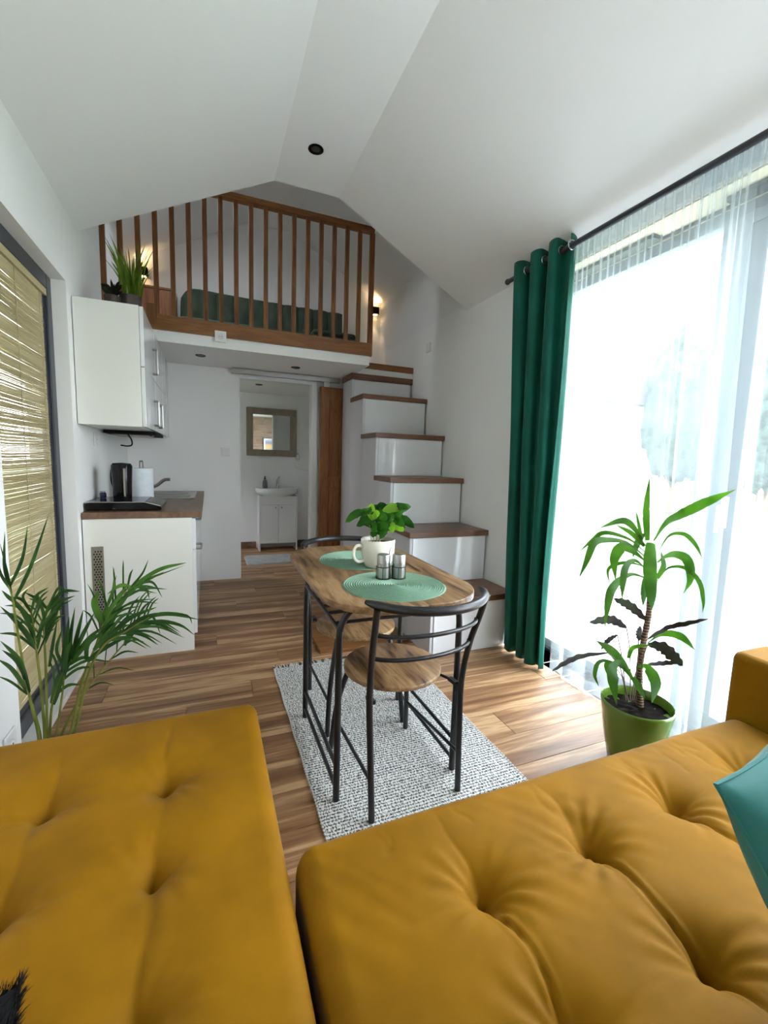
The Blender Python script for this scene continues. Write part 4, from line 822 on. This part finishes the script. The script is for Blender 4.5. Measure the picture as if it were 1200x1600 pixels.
# ---------------------------------------------------------------- sofa
def cushion(x0,x1,y0,y1,zt,zb,R,btn,creases,seed,cell,crown=0.012,wr=0.0034):
    rnd=random.Random(seed); nx=int((x1-x0)/cell); ny=int((y1-y0)/cell)
    def axis(a,b,n):
        e=[0,0.0015,0.005,0.010,0.017,0.026]; mid=[a+0.036+(b-a-0.072)*i/n for i in range(n+1)]
        return [a+q for q in e]+mid+[b-q for q in e[::-1]]
    xs=axis(x0,x1,nx); ys=axis(y0,y1,ny); v=[]; f=[]
    ph=[rnd.uniform(0,6) for _ in btn]
    for x in xs:
        for y in ys:
            dx=min(x-x0,x1-x); dy=min(y-y0,y1-y); px,py=x,y
            if dx<R and dy<R:
                cx=x0+R if x-x0<R else x1-R; cy=y0+R if y-y0<R else y1-R; q=Vector((x-cx,y-cy)); m=max(abs(q.x),abs(q.y)); L=q.length
                if L>1e-6: q=q/L*m
                px,py=cx+q.x,cy+q.y; d=R-m
            else: d=min(dx,dy)
            d=max(0,min(R,d)); h=zt-(R-math.sqrt(max(0,R*R-(R-d)**2)))
            t=min(1,min(dx,dy)/0.22); h+=crown*(t*(2-t))
            dn=noise.noise(Vector((px*3.1,py*3.1,seed)))*0.006
            h+=dn
            if wr>0.002: h+=0.0011*math.sin((px*0.72+py*0.69)*150+4*noise.noise(Vector((px*5,py*5,2))))*max(0,noise.noise(Vector((px*4,py*4,9)))+0.05)*2
            for i,(bx,by,dep) in enumerate(btn):
                r=math.hypot(px-bx,py-by)
                if r<0.30:
                    h-=dep*(0.60*math.exp(-r/0.017)+0.40*math.exp(-(r/0.058)**2))
                    an=math.atan2(py-by,px-bx)
                    h+=wr*math.sin(an*13+ph[i]+r*25)*math.exp(-((r-0.07)/0.05)**2)*(0.5+0.5*math.sin(an*2+ph[i]))
            for (ax,ay,bx,by,dep,wd) in creases:
                L2=(bx-ax)**2+(by-ay)**2; t=max(0,min(1,((px-ax)*(bx-ax)+(py-ay)*(by-ay))/L2)); qx=ax+(bx-ax)*t; qy=ay+(by-ay)*t
                wob=0.006*math.sin(t*7+ax*9); r=math.hypot(px-qx,py-qy)
                sgn=(px-ax)*(by-ay)-(py-ay)*(bx-ax); rr=abs(r*(1 if sgn>0 else -1)+wob)
                fade=1.0 if dep>0 else 1.0
                if rr<0.12: h-=abs(dep)*(0.55*math.exp(-rr/(wd*0.22))+0.45*math.exp(-(rr/(wd*1.5))**2)-(0.22*math.exp(-((rr-0.011)/0.004)**2) if dep>0.02 else 0))*(0.35+0.65*abs(2*t-1) if dep>0 else (1-t))
            v.append((px,py,h))
    ny_=len(ys); nx_=len(xs)
    for i in range(nx_-1):
        for j in range(ny_-1): a=i*ny_+j; f.append((a,a+ny_,a+ny_+1,a+1))
    loop=[i*ny_ for i in range(nx_)]+[(nx_-1)*ny_+j for j in range(1,ny_)]+[i*ny_+ny_-1 for i in range(nx_-2,-1,-1)]+[j for j in range(ny_-2,0,-1)]
    n0=len(v)
    for k in loop: v.append((v[k][0],v[k][1],zb+0.02))
    for i in range(len(loop)): j=(i+1)%len(loop); f.append((loop[i],n0+i,n0+j,loop[j]))
    f.append(tuple(n0+i for i in range(len(loop))))
    m=MB(); m.v=v; m.f=f; return m
sf=Thing('corner_sofa','mustard velvet corner sofa with buttoned seats filling the foreground','sofa',(0.5,0.4,0))
bl=[(-0.352,1.096,0.040),(-0.108,1.096,0.040),(-0.352,0.848,0.042),(-0.108,0.848,0.042),(-0.352,0.60,0.04),(-0.108,0.60,0.042),(-0.108,0.36,0.03),(-0.352,0.36,0.03)]
cl=[(-0.108,1.096,-0.108,0.848,0.013,0.014),(-0.108,0.848,-0.108,0.60,0.013,0.014),(-0.108,0.60,-0.108,0.36,0.013,0.014),(-0.352,1.096,-0.352,0.848,0.013,0.014),(-0.352,0.848,-0.352,0.6,0.013,0.014),
    (-0.108,1.096,-0.118,1.37,-0.012,0.014),(-0.352,1.096,-0.356,1.37,-0.012,0.014),
    (-0.352,1.096,-0.108,1.096,0.010,0.035),(-0.352,0.848,-0.108,0.848,0.010,0.035),(-0.352,0.6,-0.108,0.6,0.010,0.035),(-0.108,1.096,0.08,1.09,-0.011,0.035),(-0.108,0.848,0.08,0.845,-0.011,0.035),(-0.108,0.60,0.08,0.6,-0.011,0.035),(-0.352,1.096,-0.6,1.09,-0.01,0.035),(-0.352,0.848,-0.6,0.845,-0.01,0.035)]
sf.part('chaise_cushion',cushion(-0.66,0.136,-0.60,1.405,0.456,0.14,0.038,bl,cl,3,0.007,0.012,0.0014),'mustard',ang=3)
br=[(0.469,0.594,0.052),(0.745,0.602,0.052),(1.028,0.611,0.048),(1.31,0.61,0.045),(0.469,0.362,0.05),(0.750,0.366,0.055),(1.03,0.37,0.05),(0.47,0.12,0.04),(0.75,0.12,0.04)]
crr=[(0.469,0.594,0.469,0.362,0.026,0.016),(0.745,0.602,0.750,0.366,0.030,0.016),(1.028,0.611,1.03,0.37,0.024,0.016),(0.469,0.362,0.47,0.12,0.022,0.016),(0.75,0.366,0.75,0.12,0.022,0.016),
    (0.469,0.594,0.455,0.80,-0.010,0.016),(0.745,0.602,0.735,0.80,-0.010,0.016),(1.028,0.611,1.03,0.80,-0.010,0.016),(1.31,0.61,1.31,0.8,-0.01,0.016),
    (0.469,0.594,0.745,0.602,0.012,0.032),(0.745,0.602,1.028,0.611,0.012,0.032),(1.028,0.611,1.31,0.61,0.011,0.032),(0.469,0.362,0.75,0.366,0.012,0.032),(0.75,0.366,1.03,0.37,0.012,0.032),(0.469,0.594,0.25,0.57,-0.008,0.03),(0.469,0.362,0.2,0.35,-0.008,0.03)]
rn=random.Random(5)
for (bx,by,_) in br[:4]:
    for k in range(7):
        a=rn.uniform(1.9,3.0) if k%2 else rn.uniform(-1.9,-0.9); L=rn.uniform(0.05,0.11); crr.append((bx+0.028*math.cos(a),by+0.028*math.sin(a),bx+L*math.cos(a),by+L*math.sin(a),-0.005,0.007))
for k in range(9):
    x=rn.uniform(0.3,1.5); crr.append((x,0.70+rn.uniform(-0.03,0.03),x+rn.uniform(-0.03,0.03),0.80,-0.003,0.006))
sf.part('seat_cushion',cushion(0.150,1.598,-0.60,0.815,0.461,0.14,0.045,br,crr,7,0.0052,0.014),'mustard',ang=3)
sf.part('base',MB().box(-0.64,0.115,-0.75,1.385,0.045,0.16).box(0.165,1.78,-0.75,0.79,0.045,0.16),'mustard',bev=0.008,sm=False)
sf.part('armrest',MB().box(1.60,1.79,-0.82,0.842,0.10,0.662),'mustard',bev=0.022,sm=True)
sf.part('backrest',MB().box(-0.66,1.598,-0.92,-0.61,0.10,0.80),'mustard',bev=0.04,sm=True)
for x,y in ((-0.58,1.30),(0.05,1.30),(-0.58,-0.7),(0.25,0.70),(1.70,0.72),(1.70,-0.7)): sf.part('leg',MB().lathe([(0.018,0.0005),(0.024,0.05)],x,y,16),'blackmatte')
# pillows
def pillow(w,h,t,n=44):
    m=MB()
    def side(s):
        def fn(u,v):
            a,b=2*u-1,2*v-1; e=(1-a*a)*(1-b*b); k=1-0.10*(1-abs(a)**2)*abs(b)**3; kk=1-0.10*(1-abs(b)**2)*abs(a)**3
            z=s*t*0.5*max(0,e)**0.5+0.006*noise.noise(Vector((a*3,b*3,s)))*(e**0.3 if e>0 else 0)
            return (a*w/2*kk,b*h/2*k,z)
        return fn
    m.grid(side(1),n,n); m.grid(side(-1),n,n); return m
def place_pillow(name,label,m,mt,loc,rot,pip=True):
    t=Thing(name,label,'cushion',(0,0,0)); t.part('cover',m,mt)
    q=[]
    for k in range(64):
        s=k/16; i=int(s)%4; f=s-int(s); A=[(-1,-1),(1,-1),(1,1),(-1,1)]; a=A[i][0]*(1-f)+A[(i+1)%4][0]*f; b=A[i][1]*(1-f)+A[(i+1)%4][1]*f
        kx=1-0.10*(1-b*b)*abs(a)**3; ky=1-0.10*(1-a*a)*abs(b)**3; q.append((a*0.215*kx,b*0.215*ky,0))
    if pip: t.part('seam',MB().tube(q,0.0028,6,closed=True),mt)
    t.e.location=loc; t.e.rotation_euler=rot; return t
place_pillow('velvet_cushion','teal velvet cushion leaning at the right edge of the mustard seat',pillow(0.43,0.43,0.15),'teal',(0.85,0.25,0.68),(math.radians(60),math.radians(-5),math.radians(10)))
plush=place_pillow('plush_cushion','black plush cushion at the lower left corner of the mustard chaise',pillow(0.43,0.43,0.13),'blackmatte',(-0.372,0.372,0.535),(0,0,math.radians(20)),False)
fz=MB(); rn=random.Random(31)
for k in range(5200):
    a,b=rn.uniform(-1,1),rn.uniform(-1,1)
    if k%2:
        if k%4==1: a=1 if rn.random()<0.5 else -1
        else: b=1 if rn.random()<0.5 else -1
    kx=1-0.10*(1-b*b)*abs(a)**3; ky=1-0.10*(1-a*a)*abs(b)**3; z=0.065*max(0,(1-a*a)*(1-b*b))**0.5
    P0=Vector((a*0.212*kx,b*0.212*ky,z)); d=Vector((a*0.6+rn.uniform(-.6,.6),b*0.6+rn.uniform(-.6,.6),0.5+rn.uniform(-.3,.3))).normalized()*rn.uniform(0.012,0.022)
    s_=d.cross(Vector((rn.uniform(-1,1),rn.uniform(-1,1),0.3))).normalized()*0.0012; n_=len(fz.v); fz.v+=[tuple(P0-s_),tuple(P0+s_),tuple(P0+d)]; fz.f.append((n_,n_+1,n_+2))
plush.part('pile',fz,'blackmatte')['kind']='stuff'
# ---------------------------------------------------------------- curtains
def fold_curve(y0,y1,nf,amp,t,n,ph=0.0,sharp=0.0):
    """wave along y between y0 and y1 at parameter t (0..1)"""
    a=t*nf*2*PI+ph; return amp*math.sin(a)+sharp*amp*math.sin(2*a+0.7)
rod=Thing('curtain_rod','black metal curtain rod running above the large window','curtain rod',(1.87,1,2.46))
zr=2.452
rod.part('rod',MB().tube([(1.862,2.52,zr),(1.862,-0.85,zr-0.01)],0.0150,14),'anthr'); rod.part('finial',MB().sphere((1.862,2.53,zr),0.019,14,10),'anthr')
for y in (2.40,0.9,-0.7): rod.part('bracket',MB().tube([(1.862,y,zr),(1.948,y,zr-0.03)],0.007,8),'anthr')
gc=Thing('velvet_curtain','dark green velvet eyelet curtain gathered left of the large window','curtain',(1.86,2.2,0.02))
def gfn(u,v):
    # u along the cloth, v from top to hem
    ya,yb=(2.475,1.965) if True else 0
    y_top=2.475+(1.965-2.475)*u; y_bot=2.335+(1.955-2.335)*u
    s=v; y=y_top*(1-s)+y_bot*s
    a=u*3.5*2*PI+0.4; amp=0.048*(1-0.25*s)+0.006*math.sin(u*17+s*3)
    x=1.862-0.0*s+amp*math.sin(a+0.25*math.sin(s*3+u*5)); x+=0.004*math.sin(s*9+u*30)*s
    y+=0.014*math.sin(2*a)*(1)+0.006*math.sin(s*7+u*9)
    x-=0.004*math.sin(s*PI)
    z=2.510*(1-s)+0.018*s+0.004*math.sin(u*40)
    return (min(x,1.93),y,z)
ob=gc.part('cloth',MB().grid(gfn,150,70),'greenvel',ang=3)
md=ob.modifiers.new('s','SOLIDIFY'); md.thickness=0.003
for k in range(8):
    u=(k+0.5)/9; a=u*3.5*2*PI+0.4; 
    y=2.475+(1.965-2.475)*u
    # eyelets where the cloth crosses the rod
    u0=(PI*k-0.4)/(3.5*2*PI)
    if 0<u0<1:
        p=gfn(u0,0.022); q=gfn(min(1,u0+0.004),0.022); d=Vector((q[0]-p[0],q[1]-p[1],0)).normalized(); c=Vector((1.862,p[1],zr))
        gc.part('eyelet',MB().tube([tuple(c+d*0.024*math.cos(i*PI/12)+Vector((0,0,0.024*math.sin(i*PI/12)))) for i in range(24)],0.0045,8,closed=True),'chrome')
def sheer(name,label,ya,yb,nf,seed,xo,yb_shift,am=1.0):
    t=Thing(name,label,'curtain',(1.9,(ya+yb)/2,0.01),'white sheer voile curtains on the rod'); rn=random.Random(seed)
    k1=[rn.uniform(0,6) for _ in range(4)]
    def fn(u,v):
        y=ya+(yb-ya)*u; s=v
        y=y+s*(yb_shift*(1-u)+yb_shift*0.7*u)
        g=math.sin(u*nf*2*PI+k1[0]+0.8*math.sin(u*9+k1[1])); g2=math.sin(u*nf*4.3*2*PI+k1[2])
        amp=0.004+0.036*s**0.6
        x=1.866+xo+g*amp*am*(0.8+0.4*math.sin(u*13+k1[3]))+g2*0.004*(1-s)**3+s*0.055
        x=min(x,2.10)
        y+=0.012*math.cos(u*nf*2*PI+k1[0])*(0.4+s)+0.01*math.sin(s*5+u*8)*s
        z=2.443*(1-s)+0.006*s
        return (x,y,z)
    ob=t.part('cloth',MB().grid(fn,int(abs(yb-ya)*190),60),'sheer',ang=3)
    hm=MB()
    hm.grid(lambda u,v: (fn(u,0.028*v)[0]-0.004,fn(u,0.028*v)[1],fn(u,0.028*v)[2]),int(abs(yb-ya)*190),2); t.part('header_tape',hm,'sheer',ang=3)
    hb=MB().grid(lambda u,v:(fn(u,1-0.03*v)[0]-0.003,fn(u,1-0.03*v)[1],fn(u,1-0.03*v)[2]),int(abs(yb-ya)*190),2); t.part('hem',hb,'sheer',ang=3)
    ring_=MB(); t_=0
    return t
sheer('sheer_curtain','white sheer curtain beside the green velvet curtain',1.985,1.10,5,1,0.012,-0.02,0.42)
sheer('sheer_curtain','white sheer curtain hanging behind the sofa armrest at the right edge',1.32,-0.80,14,5,0.012,0.0,0.9)
# bamboo blind in the left window frame
bb=Thing('bamboo_blind','pale bamboo reed blind hanging in front of the glass of the left window','blind',(-0.76,2.4,2.06))
rd=MB(); rn=random.Random(9)
z=0.115
while z<2.03:
    bow=rn.uniform(-0.0014,0.0014)+0.006*math.sin(z*9); sl=rn.uniform(-0.0015,0.0015); r=rn.uniform(0.0028,0.0038)
    rd.tube([(-0.762,2.025,z-sl),(-0.762+rn.uniform(-.002,.002),2.25,z+bow),(-0.762,2.55,z+bow*0.5),(-0.762,2.795,z+sl)],r,5); z+=rn.uniform(0.0056,0.0068)
bb.part('reeds',rd,'reed')['kind']='stuff'
for y in (2.10,2.42,2.72): bb.part('cord',MB().tube([(-0.756,y,2.03),(-0.756,y,0.115)],0.0014,5),'stem')
bb.part('head_rail',B(-0.772,-0.747,2.022,2.798,2.025,2.058),'reed',sm=False)
# ---------------------------------------------------------------- plants
def frond_fill(pa,stem,P,n,L,w,m,rn,face):
    k=len(P)
    for i in range(n):
        t=0.55+0.45*(i+0.5)/n; j=min(k-2,int(t*(k-1))); T=(P[j+1]-P[j]).normalized(); sd=T.cross(Vector(face)).normalized()*(1 if i%2 else -1)
        l=L*(1.15-0.5*abs(t-0.75)/0.25)*rn.uniform(0.8,1.15); d=(T*0.85+sd*rn.uniform(0.45,0.8)+Vector((0,rn.uniform(-0.15,0.15),0))).normalized()
        a=P[j]; b=a+d*l*0.5+Vector((0,0,0.006)); c=a+d*l+Vector((0,0,-0.22*l)); c.x=max(c.x,-0.67); b.x=max(b.x,-0.67)
        pa.part('leaflet',MB().leaf([tuple(a),tuple(b),tuple(c)],w*rn.uniform(0.8,1.2),8,0.3),m,parent=stem,ang=3)
pt=Thing('potted_dracaena','dracaena with drooping green leaves and dark wavy calathea in a green glazed pot','potted plant',(1.655,1.19,0.0))
cx,cy=1.655,1.185
pt.part('pot',MB().lathe([(0.001,0.001),(0.085,0.001),(0.092,0.01),(0.118,0.14),(0.136,0.262),(0.138,0.278),(0.133,0.282),(0.129,0.275),(0.126,0.24),(0.001,0.235)],cx,cy,56,cap=False),'pot',ang=1.2)
sr=MB()
def soilf(u,v):
    a=2*PI*u; r=0.1275*v; return (cx+r*math.cos(a),cy+r*math.sin(a),0.246+0.010*noise.noise(Vector((r*math.cos(a)*40,r*math.sin(a)*40,1)))-0.004*v)
pt.part('soil',sr.grid(soilf,48,16),'soil')
for kind,w,pts in YUCCA:
    if kind=='l':
        pts=[tuple(p) for p in pts]; pt.part('leaf',MB().leaf(pts,w*1.15,20,0.22,0.02,shape='late' if (len(pts)>3 and w<0.04) else 'lance'),'leaf',ang=3)
    elif kind=='w': pt.part('wavy_leaf',MB().leaf(pts,w*1.05,60,0.15,0.10,shape='o'),'leafdark',ang=3,label='dark purple-green wavy-edged leaf')
    elif kind=='s': pt.part('stem',MB().tube(smooth(pts,12),0.0022,6),'calstem')
    elif kind=='t':
        P=smooth(pts,24); pt.part('trunk',MB().tube(P,[0.0135*(1-0.25*i/len(P))*(1+0.09*(i%2)) for i in range(len(P))],12),'trunk')
pa=Thing('potted_palm','areca palm with arching fronds standing left behind the mustard chaise','potted plant',(-0.50,1.62,0.0))
pa.part('pot',MB().lathe([(0.001,0.001),(0.085,0.001),(0.092,0.01),(0.118,0.20),(0.122,0.215),(0.116,0.218),(0.110,0.19),(0.001,0.185)],-0.505,1.62,40,cap=False),'whitepot',ang=1.2)
pa.part('soil',MB().lathe([(0.111,0.187),(0.06,0.192),(0.001,0.19)],-0.505,1.62,24,cap=False),'soil')
fr_={}; stemP={}
for fid,kind,w,pts in PALM:
    if kind=='r':
        b=Vector(pts[0]); root=(-0.505+(b.x+0.47)*0.35,1.62,0.188)
        P=smooth([root]+list(pts),28); stemP[fid]=P; fr_[fid]=pa.part('frond_stem',MB().tube(P,[0.0050*(1-0.62*i/len(P)) for i in range(len(P))],7),'palmstem')
for fid,kind,w,pts in PALM:
    if kind=='l': pa.part('leaflet',MB().leaf(pts,w*1.0,12,0.3),'palmlight' if fid=='E' and w>0.014 else 'palm',parent=fr_[fid],ang=3)
rn=random.Random(21)
for fid,n,L,w in (('E',16,0.17,0.0085),('F',16,0.15,0.008),('B',8,0.15,0.011),('G',10,0.14,0.010),('D',8,0.14,0.011),('H',7,0.10,0.006)): frond_fill(pa,fr_[fid],stemP[fid],n,L,w,'palm',rn,(0.3,1,-0.1))
# ---------------------------------------------------------------- picture on the wall behind the camera
pc=Thing('framed_picture','framed sunset print on the plank wall, seen in the bathroom mirror','picture',(1.68,-1.03,1.3))
px0,px1,pz0,pz1=1.50,1.86,1.36,1.80
pc.part('frame',MB().box(px0,px0+0.015,-1.034,-1.01,pz0,pz1).box(px1-0.015,px1,-1.034,-1.01,pz0,pz1).box(px0+0.015,px1-0.015,-1.034,-1.01,pz0,pz0+0.015).box(px0+0.015,px1-0.015,-1.034,-1.01,pz1-0.015,pz1),'blackmatte',sm=False)
pc.part('mount',B(px0+0.015,px1-0.015,-1.034,-1.02,pz0+0.015,pz1-0.015),'matboard',sm=False); pc.part('print',B(px0+0.06,px1-0.06,-1.02,-1.0185,pz0+0.05,pz1-0.06),'sunset',sm=False)
# ---------------------------------------------------------------- outside
lw=MB(); lw.grid(lambda u,v:(-40+80*u,-40+90*v,-0.29+0.03*noise.noise(Vector((u*40,v*40,0)))),60,60); single('lawn','green lawn outside the windows','grass',lw,'grass',(0,0,-0.25),kind='stuff')
struct('terrace',MB().box(2.35,4.2,-6,6,-0.25,-0.08),mat('pale_terrace_paving',(0.62,0.62,0.60),0.8),sm=False)
def tree(cx,cy,r,h,seed,label):
    t=Thing('tree',label,'tree',(cx,cy,-0.25)); rn=random.Random(seed)
    def fn(u,v):
        a=2*PI*u; p=PI*v; d=Vector((math.cos(a)*math.sin(p),math.sin(a)*math.sin(p),-math.cos(p))); k=1+0.22*noise.noise(d*2.2+Vector((seed,0,0)))+0.12*noise.noise(d*7+Vector((seed,3,0)))
        return (cx+r*k*d.x,cy+r*k*d.y,h*0.5+0.55+h*0.5*k*d.z*0.9)
    t.part('crown',MB().grid(fn,48,28),'tree'); t.part('trunk',MB().tube([(cx,cy,-0.25),(cx+0.1,cy,h*0.4)],[0.22,0.14],8),'trunk')
for i,(x,y,r,h) in enumerate([(15.2,10.6,0.95,5.5),(16.4,8.3,1.25,6.2),(15.3,5.4,1.25,5.6),(17.0,2.2,1.5,5.8),(15.4,-1.6,1.5,5.0),(20.5,12.6,1.2,3.2)]):
    tree(x,y,r,h,i*3.3,['slim dark tree beyond the lawn, next to the white house','tallest dark tree beyond the lawn, seen past the window mullion','dark tree beyond the lawn near the right edge of the window','dark tree beyond the lawn outside the right edge of the frame','far dark tree beyond the lawn, right end of the row','low dark bush behind the white house corner'][i])
hs=Thing('white_house','white rendered house standing beyond the lawn outside','house',(15,15,-0.25))
hs.part('wall',B(13.0,18.0,12.0,18.0,-0.25,3.6),'render',sm=False); hs.part('roof',MB().prism([(12.7,3.6),(18.3,3.6),(15.5,5.4)],11.7,18.3,'y'),'rooft',sm=False)
for y in (12.8,14.6,16.4): w_=hs.part('window',B(12.96,12.999,y,y+0.9,0.9,2.2),'pvc',sm=False); hs.part('pane',B(12.95,12.959,y+0.08,y+0.82,0.98,2.12),'housewin',parent=w_,sm=False)
fn_=Thing('picket_fence','white picket fence at the far side of the lawn','fence',(12.6,3,-0.25))
for k in range(40):
    y=-0.5+k*0.3; fn_.part('picket',MB().prism([(y,-0.25),(y+0.09,-0.25),(y+0.09,0.78),(y+0.045,0.86),(y,0.78)],12.6,12.63,'x'),'render',sm=False)
for z in (0.0,0.45): fn_.part('rail',B(12.63,12.66,-0.5,11.4,z,z+0.07),'render',sm=False)
for k,(x,y) in enumerate(((-5,3),(-6,-1),(-5.5,6.5))): tree(x,y,1.6,4.0,20+k,['green tree outside the left window','green tree outside behind the sofa on the left','green tree outside left of the bathroom'][k])
for o in C.objects:
    if o.type=='MESH': o.visible_shadow=True
